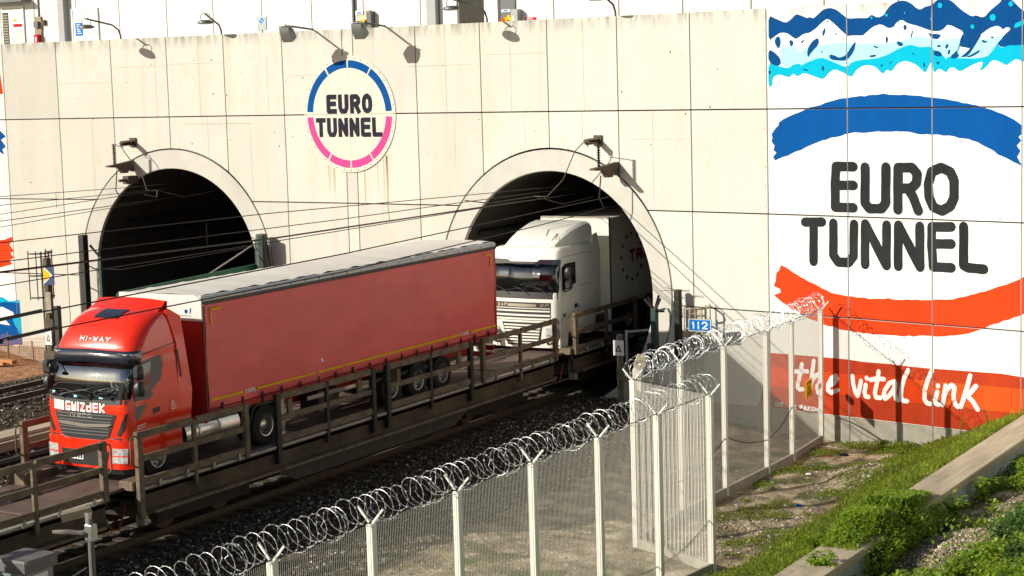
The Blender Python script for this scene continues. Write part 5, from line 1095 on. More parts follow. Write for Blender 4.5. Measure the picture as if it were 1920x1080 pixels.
b = MB(); b.box(1.24, 1.292, 1.60, 1.70, 2.42, 5.43); b.box(-1.292, -1.24, 1.60, 1.70, 2.42, 5.43); b.box(-1.26, 1.26, 1.56, 1.70, 5.40, 5.45); b.part('corner_trim', alu, bx_)
b = MB(); b.box(-1.0, 1.0, 1.7, 15, 2.0, 2.44); b.part('chassis_beam', plastic, bx_)
def star(cx, cz, r): return [(cx + (r if k % 2 == 0 else r * .42) * math.sin(3.14159 * k / 5), cz + (r if k % 2 == 0 else r * .42) * math.cos(3.14159 * k / 5)) for k in range(10)]
for k in range(12):
    a = 6.28318 * k / 12
    flat([star(3.3 + .80 * math.sin(a), 3.97 + .79 * math.cos(a), .11)], lambda y, z: (1.275, y, z)).part('star', paint['ink'], bx_)
for L_ in letters('TRA', 3.12, 4.62, 3.79, 4.21, .12, gap=.2, each=True): flat(L_, lambda y, z: (1.275, y, z)).part('letter', mat('dull_red_print', (.38, .035, .03), .6), bx_)
for y in (11.0, 12.3, 13.6):
    for sx in (-1, 1): add_wheel(bx_, sx * 1.06, y, DK + .5, .5, .36, sx, rim=steel)

# ---------------------------------------------------------------- ground
def lerp_tab(x, tab):
    if x <= tab[0][0]: return tab[0][1]
    for (a, za), (b_, zb) in zip(tab[:-1], tab[1:]):
        if x <= b_: return za + (zb - za) * (x - a) / (b_ - a)
    return tab[-1][1]
PROF = [(-400, -.2), (-26, -.25), (-24, -.6), (-21, -.35), (-19.5, -.28), (-14, -.28), (-13, -.35), (-4, -.38), (-2.2, -.3), (2.2, -.28), (3.2, -.34), (6.5, -.62), (8.8, -.8), (11.5, -.82), (13.1, -.8), (14.2, -.38), (16.2, .62), (16.8, .5), (17.1, .12), (17.8, .22), (19, .42), (22, .95), (24.5, 1.9), (40, 12.5), (60, 14), (400, 14)]  # unseen slope on the far right shaped high and steep to bounce sunlight
_lat = {}
def vnoise(x, y, s, seed=0):
    x /= s; y /= s; xi, yi = math.floor(x), math.floor(y); fx, fy = x - xi, y - yi
    fx = fx * fx * (3 - 2 * fx); fy = fy * fy * (3 - 2 * fy)
    def h(i, j):
        k = (i * 374761393 + j * 668265263 + seed * 982451653) & 0x7fffffff
        k = ((k ^ (k >> 13)) * 1274126177) & 0x7fffffff
        return (k & 0xffff) / 65535.0 * 2 - 1
    return (h(xi, yi) * (1 - fx) + h(xi + 1, yi) * fx) * (1 - fy) + (h(xi, yi + 1) * (1 - fx) + h(xi + 1, yi + 1) * fx) * fy
def gz(x, y):
    z = lerp_tab(x, PROF)
    if x > 22 and y < -30: z = .95 + (z - .95) * max(0, min(1, (y + 62) / 32)) ** .8 if y > -62 else .95
    if x > 9:
        a = min(1, (x - 9) / 2)
        z += a * (.07 * vnoise(x, y, 1.6, 1) + .04 * vnoise(x, y, .55, 2))
        d = math.hypot((x - 13.1) / 1.3, (y + 6.3) / 1.6); z += .35 * max(0, 1 - d * d) if d < 1 else 0      # gravel heap
        d = math.hypot((x - 18.0) / 1.2, (y + 16.2) / 1.9); z += .22 * max(0, 1 - d * d) if d < 1 else 0
    if x < -20: z += .12 * vnoise(x, y, 1.3, 5)
    return z
gx = [-400, -150, -60, -35] + list(np.arange(-28, -18, .7)) + list(np.arange(-18, 8, 1.3)) + list(np.arange(8, 22, .22)) + list(np.arange(22, 34, 1.0)) + [36, 40, 46, 60, 120, 400]
gy = [-400, -150, -80, -55, -45] + list(np.arange(-36, -24, .8)) + list(np.arange(-24, -.5, .25)) + [-.3, .6, 1.4, 3]
V = [(x, y, gz(x, y)) for y in gy for x in gx]; nx_ = len(gx)
F = [(j * nx_ + i, j * nx_ + i + 1, (j + 1) * nx_ + i + 1, (j + 1) * nx_ + i) for j in range(len(gy) - 1) for i in range(nx_ - 1)]
gm = bpy.data.materials.new('ground_earth'); MATS['ground_earth'] = gm; gm.use_nodes = True
nt = gm.node_tree; n_ = nt.nodes; l_ = nt.links; pb = n_['Principled BSDF']; pb.inputs['Roughness'].default_value = .95; pb.inputs['Specular IOR Level'].default_value = .15
tc = n_.new('ShaderNodeTexCoord'); sx_ = n_.new('ShaderNodeSeparateXYZ'); l_.new(tc.outputs['Object'], sx_.inputs[0])
def nz(scale, det=6): 
    q = n_.new('ShaderNodeTexNoise'); q.inputs['Scale'].default_value = scale; q.inputs['Detail'].default_value = det; l_.new(tc.outputs['Object'], q.inputs['Vector']); return q.outputs['Fac']
def ramp(src, *stops):
    q = n_.new('ShaderNodeValToRGB'); e = q.color_ramp.elements
    while len(e) < len(stops): e.new(.5)
    for k, (p_, c_) in enumerate(stops): e[k].position = p_; e[k].color = (*c_, 1)
    l_.new(src, q.inputs[0]); return q.outputs[0]
def mrange(src, a, b_, lo=0, hi=1):
    q = n_.new('ShaderNodeMapRange'); q.inputs['From Min'].default_value = a; q.inputs['From Max'].default_value = b_; q.inputs['To Min'].default_value = lo; q.inputs['To Max'].default_value = hi; l_.new(src, q.inputs[0]); return q.outputs[0]
def mixc(f, a, b_):
    q = n_.new('ShaderNodeMix'); q.data_type = 'RGBA'
    l_.new(f, q.inputs[0]); l_.new(a, q.inputs[6]); l_.new(b_, q.inputs[7]); return q.outputs[2]
def addn(a, b_, s=.5):
    q = n_.new('ShaderNodeMath'); q.operation = 'MULTIPLY_ADD'; l_.new(b_, q.inputs[0]); q.inputs[1].default_value = s; l_.new(a, q.inputs[2]); return q.outputs[0]
ball = ramp(nz(16, 8), (.35, (.014, .010, .007)), (.5, (.045, .033, .022)), (.66, (.11, .085, .06)))
earth = ramp(nz(1.3, 9), (.33, (.10, .07, .04)), (.5, (.39, .30, .185)), (.66, (.60, .51, .36)))
grit = ramp(nz(22, 3), (.42, (.12, .09, .055)), (.62, (.40, .34, .24)), (.78, (.58, .53, .43)))
earth = mixc(mrange(nz(2.1), .48, .6), earth, grit)
green = ramp(nz(7, 5), (.4, (.035, .055, .012)), (.62, (.10, .135, .03)))
mossf = mrange(nz(.9, 7), .53, .61, 0, .8)
xr = mrange(addn(sx_.outputs['X'], nz(1.0), 1.6), 5.9, 7.2)
earth = mixc(mossf, earth, green)
bandw = mrange(sx_.outputs['X'], 13.2, 14.2)
greenfull = mixc(bandw, earth, mixc(mrange(nz(1.7), .4, .55), earth, green))
colr = mixc(xr, ball, greenfull)
xl_ = mrange(sx_.outputs['X'], -20.2, -19.6)
redsoil = ramp(nz(3, 6), (.35, (.20, .09, .045)), (.6, (.42, .22, .12)))
colr = mixc(xl_, redsoil, colr)
bounce_pale = ramp(nz(.5, 8), (.35, (.36, .33, .24)), (.5, (.55, .52, .43)), (.68, (.70, .68, .60)))  # pale tone added so the unseen right slope throws light at the train
colr = mixc(mrange(addn(sx_.outputs['X'], nz(.7), 3.0), 23.5, 25.0), colr, bounce_pale)
l_.new(colr, pb.inputs['Base Color'])
bp = n_.new('ShaderNodeBump'); bp.inputs['Strength'].default_value = .9; bp.inputs['Distance'].default_value = .06
l_.new(nz(11, 8), bp.inputs['Height']); l_.new(bp.outputs[0], pb.inputs['Normal'])
g = raw('ground', V, F, gm, True); tag(g, kind='structure')

# ballast stones: loose individual lumps, one object because nobody could count them
def stones(name, pts, sizes, material, label, cat):
    base = np.array([(1, 0, 0), (-1, 0, 0), (0, 1, 0), (0, -1, 0), (0, 0, 1), (0, 0, -1)], float)
    fc = np.array([(0, 2, 4), (2, 1, 4), (1, 3, 4), (3, 0, 4), (2, 0, 5), (1, 2, 5), (3, 1, 5), (0, 3, 5)])
    n = len(pts); A = NP.normal(size=(n, 3, 3)); Q, _ = np.linalg.qr(A)
    v = base[None] * (NP.uniform(.55, 1.2, (n, 6, 1))) * np.asarray(sizes)[:, None, None]
    v = np.einsum('nij,nkj->nki', Q, v); v[:, :, 2] *= .75; v += np.asarray(pts)[:, None, :]
    f = fc[None] + (np.arange(n) * 6)[:, None, None]
    o = raw(name, v.reshape(-1, 3), f.reshape(-1, 3), material); tag(o, label, cat, kind='stuff'); return o
def stone_mat(name, stops):
    m = bpy.data.materials.new(name); MATS[name] = m; m.use_nodes = True; a = m.node_tree; q = a.nodes['Principled BSDF']; q.inputs['Roughness'].default_value = .9
    gq = a.nodes.new('ShaderNodeNewGeometry'); r = a.nodes.new('ShaderNodeValToRGB'); e = r.color_ramp.elements
    while len(e) < len(stops): e.new(.5)
    for k, (p_, c_) in enumerate(stops): e[k].position = p_; e[k].color = (*c_, 1)
    a.links.new(gq.outputs['Random Per Island'], r.inputs[0]); a.links.new(r.outputs[0], q.inputs['Base Color']); return m
bal_m = stone_mat('ballast_lumps', [(0, (.024, .018, .013)), (.6, (.085, .061, .042)), (.86, (.18, .135, .095)), (.96, (.32, .28, .22)), (1, (.7, .66, .58))])
pts = []; sz = []
for _ in range(20000):
    y = R.uniform(-31, -.3); x = 1.0 + 5.2 * R.random() ** .9
    pts.append((x, y, gz(x, y) + .015)); sz.append(R.uniform(.028, .062))
for _ in range(9000):
    y = R.uniform(-24, -1.0); x = R.uniform(-19.6, -3)
    pts.append((x, y, gz(x, y) + .03)); sz.append(R.uniform(.04, .09))
stones('ballast_stones', pts, sz, bal_m, 'loose dark railway ballast on both sides of the train', 'ballast')
rub_m = stone_mat('rubble_lumps', [(0, (.16, .12, .075)), (.5, (.34, .27, .175)), (.85, (.5, .43, .31)), (1, (.72, .68, .58))])
pts = []; sz = []
for _ in range(8500):
    r = R.random()
    if r < .22: x, y = R.gauss(13.1, .65), R.gauss(-6.4, .8)
    elif r < .36: x, y = R.gauss(12.2, .7), R.gauss(-12.6, 1.4)
    elif r < .62: x, y = R.gauss(18.0, .6), R.gauss(-16.4, 1.2)
    elif r < .85: x, y = R.uniform(6.0, 13.6), R.uniform(-29, -2.2)
    else: x, y = R.uniform(17.2, 20), R.uniform(-20, -10)
    pts.append((x, y, gz(x, y) + .005)); sz.append(R.choice((.014, .02, .02, .028, .035, .055)))
stones('rubble', pts, sz, rub_m, 'pale gravel and rubble scattered over the bare earth', 'rubble')

# ---------------------------------------------------------------- concrete coping on the bank
KA, KB = (16.22, -21.9), (16.42, -1.9)
kr = thing('retaining_kerb', 'sloping view of long tan concrete coping on the grassy bank', 'kerb', (16.7, -12, .3))
kr['label'] = 'long tan topped concrete kerb running along the grassy bank'
ks = [-26, -20.3, -14.6, -8.9, -3.2, -1.8]
for a, c in zip(ks[:-1], ks[1:]):
    xa = lambda y: 16.22 + (y + 21.9) * .01
    prof = [(0, .1), (0, .76), (.04, .8), (.86, .79), (.90, .755), (.90, .66), (.86, .64), (.86, .0), (0, .0)]
    b = MB(); b.prism([(.0, .62), (0, .765), (.03, .795), (.87, .79), (.90, .76), (.90, .655), (.86, .64)], lambda u, z, q: (xa(c if q else a) + u, (c - .015) if q else (a + .015), z)); b.part('coping_slab', conc_m, kr)
    b = MB(); b.prism([(.03, -.1), (.03, .61), (.85, .63), (.85, -.1)], lambda u, z, q: (xa(c if q else a) + u, (c - .01) if q else (a + .01), z)); b.part('kerb_wall', kerb_shade_m, kr)  # right face carries its shade as a blue-grey colour

# ---------------------------------------------------------------- security fences
ZTOP = 3.15; PW = .135
_post = {}
def coil(name, p0, p1, parent, rad_=.25, pitch=.21, seed=0, lift=.20):
    """Razor coil: jittered helix lying in the post arms, with clips of short barbs."""
    q = random.Random(seed); a = Vector(p0); c = Vector(p1); d = c - a; L = d.length; d.normalize(); s_ = d.cross(Vector((0, 0, 1))).normalized(); u = Vector((0, 0, 1))
    for rep in (0,):
        n = int(L / pitch); seg = 20; P = []
        for k in range(n * seg + 1):
            f = k / (n * seg); ang = 6.28318 * k / seg + rep * 2.4; loop = k // seg
            rr = rad_ * (1 + .10 * math.sin(loop * 2.3 + seed + rep) + .05 * math.sin(loop * 5.1))
            off = .4 * pitch * math.sin(loop * 1.7 + seed) + .5 * pitch * math.sin(loop * .63 + seed * 2) + (.5 * pitch if rep else 0)
            P.append(a + d * (f * L + off * .5 + .05 * math.sin(ang)) + s_ * (rr * math.cos(ang) + .05 * math.sin(loop * .9 + rep)) + u * (lift + rad_ * .15 + rr * math.sin(ang) + .03 * math.sin(loop * 1.3)))
        b = MB(); b.tube(P, .0048, 4, caps=False)
        for k in range(2, len(P) - 2, 2):
            t = (P[k + 1] - P[k - 1]).normalized(); w = t.cross(d); w = w.normalized() if w.length > .01 else u
            x = t.cross(w)
            b.add([P[k] - t * .018 + w * .012, P[k] + t * .018 + w * .012, P[k] + t * .018 - w * .012, P[k] - t * .018 - w * .012], [(0, 1, 2, 3)])
        b.part(name, wire_m, parent, kind=None)
def mesh_panel(p0, p1, zb0, zb1, zt, parent, sp_=.07, w=.0058):
    """Welded mesh bay: close vertical wires, wider horizontal wires."""
    a = Vector(p0); c = Vector(p1); L = (c - a).length; d = (c - a).normalized(); s_ = Vector((d.y, -d.x, 0))
    b = MB(); n = int(L / sp_); V = []; Fq = []
    for k in range(n + 1):
        t = k * L / n; z0 = zb0 + (zb1 - zb0) * t / L; o = a + d * t
        i0 = len(V)
        for z in (z0, zt):
            for q in (d * w + s_ * .0, s_ * w, d * -w): V.append((o.x + q.x, o.y + q.y, z))
        Fq += [(i0, i0 + 1, i0 + 4, i0 + 3), (i0 + 1, i0 + 2, i0 + 5, i0 + 4), (i0 + 2, i0, i0 + 3, i0 + 5)]
    z = min(zb0, zb1) + .1
    while z < zt:
        i0 = len(V)
        for o in (a, c):
            for q in ((s_ * .001, w), (s_ * -.001, 0), (s_ * .001, -w)): V.append((o.x + q[0].x, o.y + q[0].y, z + q[1] * .1))
        Fq += [(i0, i0 + 1, i0 + 4, i0 + 3), (i0 + 1, i0 + 2, i0 + 5, i0 + 4), (i0 + 2, i0, i0 + 3, i0 + 5)]; z += .16
    b.add(V, Fq); o = b.part('mesh_panel', meshw, parent, kind='stuff'); return o
def fence_post(p, zb, parent, ang, zt=ZTOP):
    x, y = p
    if 'm' not in _post:
        b = MB(); b.cbox(-PW / 2, PW / 2, -PW / 2, PW / 2, 0, 1, .012); _post['m'] = b.mesh('post', postw)
        b = MB()
        for s_ in (-1, 1):
            b.bar((s_ * .03, 0, .0), (s_ * .25, 0, .25), .034, .032, up=(0, 1, 0))
        _post['a'] = b.mesh('outrigger_arm', postw)
        b = MB(); b.box(-.15, .15, -.15, .15, 0, .03); _post['c'] = b.mesh('post_cap', steel)
    o = bpy.data.objects.new('post', _post['m']); COL.objects.link(o); o.location = (x, y, zb); o.scale = (1, 1, zt - zb); o.rotation_euler[2] = ang
    w = WT.get(parent.name, Vector((0, 0, 0))); o.parent = parent; o.location = Vector((x, y, zb)) - w
    o2 = bpy.data.objects.new('outrigger_arm', _post['a']); COL.objects.link(o2); o2.parent = parent; o2.location = Vector((x, y, zt)) - w; o2.rotation_euler[2] = ang
def run(name, label, pts, coil_pitch, seed, kerb=True, sp_=.048, coil_kw={}, coil_on=True, first=True, last=True):
    t = thing(name, label, 'fence', (pts[0][0], pts[0][1], gz(*pts[0])), 'white mesh security fences with razor coil')
    for i, p in enumerate(pts):
        if (i == 0 and not first) or (i == len(pts) - 1 and not last): continue
        a = Vector(pts[max(i - 1, 0)]); c = Vector(pts[min(i + 1, len(pts) - 1)]); d = c - a
        fence_post(p, gz(*p) - .15, t, math.atan2(d.y, d.x) - math.pi / 2)
    for p, q in zip(pts[:-1], pts[1:]):
        mesh_panel((*p, 0), (*q, 0), gz(*p) + .1, gz(*q) + .1, ZTOP - .02, t, sp_)
        if kerb:
            b = MB(); d = (Vector(q) - Vector(p)).normalized(); s_ = Vector((-d.y, d.x)) * .04
            vs_ = []
            for o in (p, q):
                for k in (-1, 1):
                    for z in (gz(*o) - .2, gz(*o) + .22): vs_.append((o[0] + s_.x * k, o[1] + s_.y * k, z))
            b.add(vs_, [(0, 1, 3, 2), (4, 6, 7, 5), (0, 4, 5, 1), (2, 3, 7, 6), (1, 5, 7, 3), (0, 2, 6, 4)]); b.part('base_board', plinth_m, t)
    if coil_on: 
        for p, q in zip(pts[:-1], pts[1:]): coil('razor_coil', (*p, ZTOP), (*q, ZTOP), t, seed=seed + int(p[1] * 7), pitch=coil_pitch, **coil_kw)
    b = MB(); b.tube([(p[0], p[1], ZTOP + .01) for p in pts], .012, 5)
    for p in (0,): pass
    b.part('top_wire', blackm, t)
    return t
NEAR = [(12.68 - .0275 * 2.55 * i, -16.1 - 2.55 * i) for i in range(10)]
BACK = [(10.24, -14.96), (10.1, -12.05), (10.13, -9.42), (10.15, -6.6), (10.1, -4.6), (10.0, -2.0)]
fN = run('security_fence', 'nearest white security fence with razor coil running down to the bottom edge', NEAR, .225, 3, True)
fB = run('security_fence', 'white security fence with razor coil that ends at the painted wall', BACK, .19, 9, True)
fL = run('security_fence', 'short cross fence joining the near fence to the back fence', [NEAR[0], BACK[0]], .34, 21, True, first=False, last=False)
# sensor cables sagging along the mesh
for pts_, t_, zz in ((BACK, fB, (.35, .95)), (NEAR[:4], fN, (.1, .55))):
    b = MB(); P = []
    for i in range(len(pts_) - 1):
        a = Vector((*pts_[i], 0)); c = Vector((*pts_[i + 1], 0)); d = (c - a).normalized(); s_ = Vector((d.y, -d.x, 0)) * .03
        for k in range(6): f = k / 6; P.append(a.lerp(c, f) + s_ + Vector((0, 0, -.2 + (zz[0] if i % 2 else zz[1]) + f * ((zz[1] - zz[0]) * (1 if i % 2 else -1)) - .12 * math.sin(f * 3.14))))
    b.tube(P, .013, 5); b.part('sensor_cable', blackm, t_)
# yellow warning sign and white box on the back fence
def on_back(f, z, o):
    a = Vector(BACK[4]); c = Vector(BACK[5]); d = (c - a); p = a + d * f; n = Vector((d.y, -d.x)).normalized() * o; return (p.x + n.x, p.y + n.y, z)
ws = thing('warning_sign', 'yellow electric warning sign hung on the back fence', 'sign', on_back(.5, .6, .03))
b = MB(); b.prism([(.42, .74), (.62, .80), (.62, 1.28), (.42, 1.22)], lambda f, z, q: on_back(f, z, .05 if q else .03)); b.part('plate', paint['yellow'], ws)
flat([[(.455, .86), (.585, .90), (.52, 1.10)]], lambda f, z: on_back(f, z, .0525), holes=[[(.48, .90), (.56, .92), (.52, 1.04)]]).part('symbol', paint['black'], ws)
flat([[(.44, 1.15), (.60, 1.20), (.60, 1.235), (.44, 1.185)], [(.45, .78), (.59, .82), (.59, .845), (.45, .805)]], lambda f, z: on_back(f, z, .0525)).part('print_line', paint['black'], ws)
b = MB(); b.prism([(.76, .86), (.86, .88), (.86, 1.04), (.76, 1.02)], lambda f, z, q: on_back(f, z, .12 if q else .03)); b.top('junction_box', trailerwhite, 'small white box on the back fence right of the yellow sign', 'box')

px_, py_ = 10.2, -14.5
b = MB(); b.prism([(-.16, -.02), (.02, -.2), (.15, .02), (.1, .24), (-.05, .26)], lambda u, v, k: (px_ + u * .8 + .02 * k, py_ + u * .5 - .01 * k, ZTOP + .28 + v)); b.top('caught_card', mat('pale_card', (.66, .56, .42), .9, var=.15), 'torn pale card caught in the razor coil at the fence corner', 'litter')
# ---------------------------------------------------------------- posts, ladder cages and signs by the tunnel mouths
def cage(t, c, z0, z1, r, m_, n=7, a0=-.4, a1=3.5):
    for z in np.linspace(z0, z1, 3):
        b = MB(); b.tube([(c[0] + r * math.cos(a), c[1] + r * math.sin(a), z) for a in np.linspace(a0 - 1.57, a1 - 1.57, 14)], .03, 5); b.part('cage_hoop', m_, t)
    for a in np.linspace(a0 - 1.57, a1 - 1.57, n):
        b = MB(); b.tube([(c[0] + r * math.cos(a), c[1] + r * math.sin(a), z0 - .1), (c[0] + r * math.cos(a), c[1] + r * math.sin(a), z1 + .1)], .022, 5); b.part('cage_bar', m_, t)
def ladder(t, x, y, z0, z1, m_, w=.2):
    for s_ in (-w, w):
        b = MB(); b.bar((x + s_, y, z0), (x + s_, y, z1), .05); b.part('ladder_rail', m_, t)
    for z in np.arange(z0 + .2, z1, .3):
        b = MB(); b.bar((x - w, y, z), (x + w, y, z), .03); b.part('rung', m_, t)
cagem = mat('pale_cage_steel', (.42, .36, .26), .6, .2, var=.2)
yw = wp(30.0, 0)
t = thing('ladder_mast', 'black mast with caged ladder beside the right tunnel mouth', 'mast', (yw[0], yw[1] - .35, -.8))
b = MB(); b.cbox(yw[0] - .10, yw[0] + .10, yw[1] - .45, yw[1] - .25, -.9, 3.45, .02); b.part('mast', blackm, t)
b = MB()
for k in range(7): b.tube([(yw[0], yw[1] - .35, 3.42), (yw[0] + .5 * math.cos(k * .5 - .2) * (1 if k % 2 else -1), yw[1] - .5, 3.42 + .05 * (k % 3))], .008, 4)
b.part('bird_spikes', blackm, t)
ladder(t, yw[0] + .55, yw[1] - .25, -.8, 2.9, cagem); cage(t, (yw[0] + .62, yw[1] - .55), 1.75, 2.95, .5, cagem, 6, -.2, 3.4)
p = wp(31.25, 0, .9)
t = thing('number_sign', 'blue plate with white digits on the caged ladder by the right tunnel mouth', 'sign', (p[0], p[1], 2.0))
b = MB(); b.cbox(p[0] - .40, p[0] + .36, p[1] - .02, p[1] + .02, 2.28, 2.67, .01); b.part('plate', paint['signblue'], t)
flat(letters('112', p[0] - .28, p[0] + .24, 2.36, 2.59, .042), lambda x, z: (x, p[1] - .023, z)).part('lettering_112', paint['white'], t)
b = MB()
for x0, x1, z0, z1 in ((-.40, .36, 2.28, 2.31), (-.40, .36, 2.64, 2.67), (-.40, -.37, 2.31, 2.64), (.33, .36, 2.31, 2.64)): b.box(p[0] + x0, p[0] + x1, p[1] - .026, p[1] - .021, z0, z1)
b.part('plate_border', mat('pale_border', (.6, .55, .4), .6), t)
p = wp(29.3, 0, .55)
t = thing('cable_post', 'dark green post with splayed cable ends beside the right tunnel mouth', 'post', (p[0], p[1], -.8))
b = MB(); b.cbox(p[0] - .10, p[0] + .10, p[1] - .1, p[1] + .1, -.9, 2.85, .02); b.part('post', dgreen, t)
b = MB()
for dx, dy, dz in ((-.3, -.1, .4), (-.12, -.15, .45), (.12, .1, .5), (.26, -.1, .42), (.38, 0, .1), (.3, .1, .0)): b.bar((p[0], p[1], 2.75), (p[0] + dx, p[1] + dy, 2.75 + dz), .06)
b.part('cable_end', blackm, t)
b = MB(); b.bar((p[0] - .14, p[1] - .1, 1.3), (p[0] - .14, p[1] - .1, 1.75), .12); b.part('bracket', blackm, t); b = MB(); b.bar((p[0] + .1, p[1] - .12, -.4), (p[0] + .35, p[1] - .12, 0), .18); b.part('bracket', blackm, t)
# green barrier and posts at the left tunnel mouth
t = thing('green_barrier', 'green steel barrier rail along the empty track seen over the red truck', 'barrier', (-12.6, -6.7, -.3))
b = MB(); b.bar((-12.6, -6.9, 3.38), (-12.6, .6, 3.55), .12, .16); b.part('rail', greenm, t)
for y in (-6.9, -4.4, -1.9, .6):
    b = MB(); b.bar((-12.6, y, -.4), (-12.6, y, 3.4 if y < .5 else 4.45), .13); b.part('post', dgreen, t)
b = MB(); b.tube([(-12.6, .6, 4.4), (-12.6, -2.2, 3.55)], .03, 5); b.part('stay', ledge, t)
p = wp(12.62, 0, .4); b = MB(); b.cbox(p[0] - .16, p[0] + .16, p[1] - .15, p[1] + .15, -.8, 4.72, .02)
t = thing('green_post', 'stout green post standing right of the left tunnel mouth', 'post', (p[0], p[1], -.8)); b.part('post', mat('green_grey_paint', (.06, .13, .10), .5, var=.2), t)
b = MB(); b.cbox(p[0] + .05, p[0] + .26, p[1] - .28, p[1] - .16, 3.2, 4.7, .01); b.part('side_box', blackm, t); b = MB(); b.tube([(p[0] + .3, p[1] - .1, 4.5), (p[0] + .5, p[1], 2.5)], .03, 5); b.part('cable', blackm, t)
# left mast with signs
MX, MY = -12.0, -10.75
t = thing('signal_mast', 'thin brown mast with a blue and yellow arrow plate left of the red truck', 'mast', (MX, MY, -.3))
b = MB(); b.cbox(MX - .1, MX + .1, MY - .1, MY + .1, -.3, 5.0, .02); b.part('mast', rustm, t)
b = MB(); b.box(MX - .05, MX + .38, MY - .13, MY - .105, 4.18, 4.78); pl_ = b.part('arrow_plate', mat('plate_blue', (.02, .05, .16), .5), t)
flat([[(MX - .04, 4.2), (MX + .33, 4.48), (MX - .04, 4.77)]], lambda x, z: (x, MY - .134, z)).part('white_edge', paint['white'], pl_); flat([[(MX - .04, 4.25), (MX + .27, 4.48), (MX - .04, 4.72)]], lambda x, z: (x, MY - .137, z)).part('yellow_arrow', paint['yellow'], pl_)
b = MB(); b.box(MX - .02, MX + .2, MY - .13, MY - .105, 3.3, 3.95); b.part('small_plate', mat('worn_plate', (.45, .4, .28), .7, var=.3), t)
b = MB(); b.box(MX - .12, MX + .24, MY - .14, MY - .105, 2.7, 3.1); b.box(MX - .2, MX + .25, MY - .15, MY + .15, 1.8, 2.1); b.box(MX - .18, MX + .2, MY - .15, MY + .15, 1.0, 1.2); b.part('clamp', rustm, t)
b = MB(); b.box(MX - .1, MX + .18, MY - .17, MY - .145, 2.3, 2.75); q = b.part('white_plate', paint['white'], t)
flat([[(MX - .04, 2.42), (MX + .12, 2.42), (MX + .04, 2.64)]], lambda x, z: (x, MY - .173, z), holes=[[(MX + .0, 2.45), (MX + .08, 2.45), (MX + .04, 2.57)]]).part('triangle', rustm, q)
def lm(u, o): p_ = wp(u, 0, o); return p_[0], p_[1]
x, y = lm(3.55, 1.1)
t = thing('caged_ladder', 'dark caged ladder against the wall left of the empty tunnel mouth', 'ladder', (x, y, -.5))
ladder(t, x - 1.0, y, -.4, 3.9, darkm); cage(t, (x - .95, y - .35), 2.2, 3.9, .5, darkm, 6, -.2, 3.4)
b = MB(); b.cbox(x - .62, x - .38, y - .1, y + .1, -.5, 1.8, .02); b.part('stub_post', darkm, t)
x, y = lm(4.2, .7); b = MB(); b.cbox(x - .14, x + .14, y - .14, y + .14, -.6, 4.55, .02)
b.top('black_post', blackm, 'tall black post just left of the empty tunnel mouth', 'post')
x, y = lm(4.85, .5); t = thing('bent_post', 'green post with a bent black tip at the left tunnel mouth', 'post', (x, y, -.6)); b = MB(); b.cbox(x - .08, x + .08, y - .08, y + .08, -.6, 3.7, .02); b.part('post', dgreen, t); b = MB(); b.bar((x, y, 3.65), (x - .42, y - .1, 4.15), .07); b.part('tip', blackm, t)
# handrail and green box at the right side of the right tunnel mouth
t = thing('walkway_handrail', 'white handrail with green slatted panel in the right tunnel mouth', 'handrail', (3.0, .4, -.3))
for x, y in ((2.55, .2), (3.6, 1.5)):
    b = MB(); b.bar((x, y, -.5), (x, y, 1.9), .07); b.part('post', trailerwhite, t)
for z in (1.85,):
    b = MB(); b.bar((2.55, .2, z), (3.6, 1.5, z), .06); b.part('rail', trailerwhite, t)
for k in range(5):
    b = MB(); b.bar((2.75, .7, .9 + k * .22), (3.65, 1.9, .9 + k * .22), .03, .15); b.part('slat', dgreen, t)
b = MB(); b.cbox(2.1, 2.4, -.1, .2, .9, 1.9, .03); b.part('control_box', blackm, t)
# triangle sign by the track
t = thing('triangle_sign', 'small white plate with a brown triangle on a post by the track', 'sign', (2.95, -1.2, -.4))
b = MB(); b.cbox(2.87, 3.03, -1.16, -1.0, -.5, 1.95, .02); b.part('post', mat('grey_wood', (.22, .19, .14), .9, var=.25), t)
b = MB(); b.box(2.78, 3.14, -1.22, -1.19, 1.3, 1.78); q = b.part('plate', paint['white'], t)
flat([[(2.84, 1.42), (3.08, 1.42), (2.96, 1.66)]], lambda x, z: (x, -1.224, z), holes=[[(2.91, 1.46), (3.01, 1.46), (2.96, 1.56)]]).part('triangle', mat('brown_print', (.14, .05, .03), .7), q)
b = MB(); b.cbox(2.9, 3.25, -1.3, -.95, .5, .95, .03); b.part('relay_box', MATS['grey_wood'], t)
b = MB(); b.cbox(3.5, 5.0, -5.6, -5.2, -.6, -.25, .04); b.top('sleeper_block', wood, 'old timber baulk lying on the ballast behind the fence coil', 'timber')

# ---------------------------------------------------------------- trackside cabinet and horn post
cx, cy = 3.5, -27.75
t = thing('trackside_cabinet', 'grey metal trackside cabinet with overhanging lid in the bottom left corner', 'cabinet', (cx, cy, -.4))
cabm = mat('cabinet_grey', (.24, .27, .28), .5, .2, var=.1, scale=4); lidm = mat('cabinet_lid', (.17, .15, .145), .6, var=.2, scale=3)
b = MB(); b.cbox(cx - .36, cx + .36, cy - .36, cy + .36, -.4, 1.16, .015); bb_ = b.part('cabinet_body', cabm, t)
b = MB(); b.cbox(cx - .44, cx + .44, cy - .44, cy + .44, 1.16, 1.40, .04); b.part('lid', lidm, t)
b = MB(); b.box(cx + .361, cx + .366, cy - .2, cy + .2, .98, 1.08); b.box(cx + .361, cx + .366, cy - .14, cy + .14, .6, .92); b.part('notice', paint['white'], bb_)
hx, hy = 3.6, -26.05
t = thing('horn_post', 'grey post with a horn loudspeaker and box light beside the wagon', 'post', (hx, hy, -.4))
b = MB(); b.cyl((hx, hy, -.6), (hx, hy, 1.72), .075, 10, .06); b.part('post', mat('grey_post', (.20, .175, .15), .8, var=.25), t)
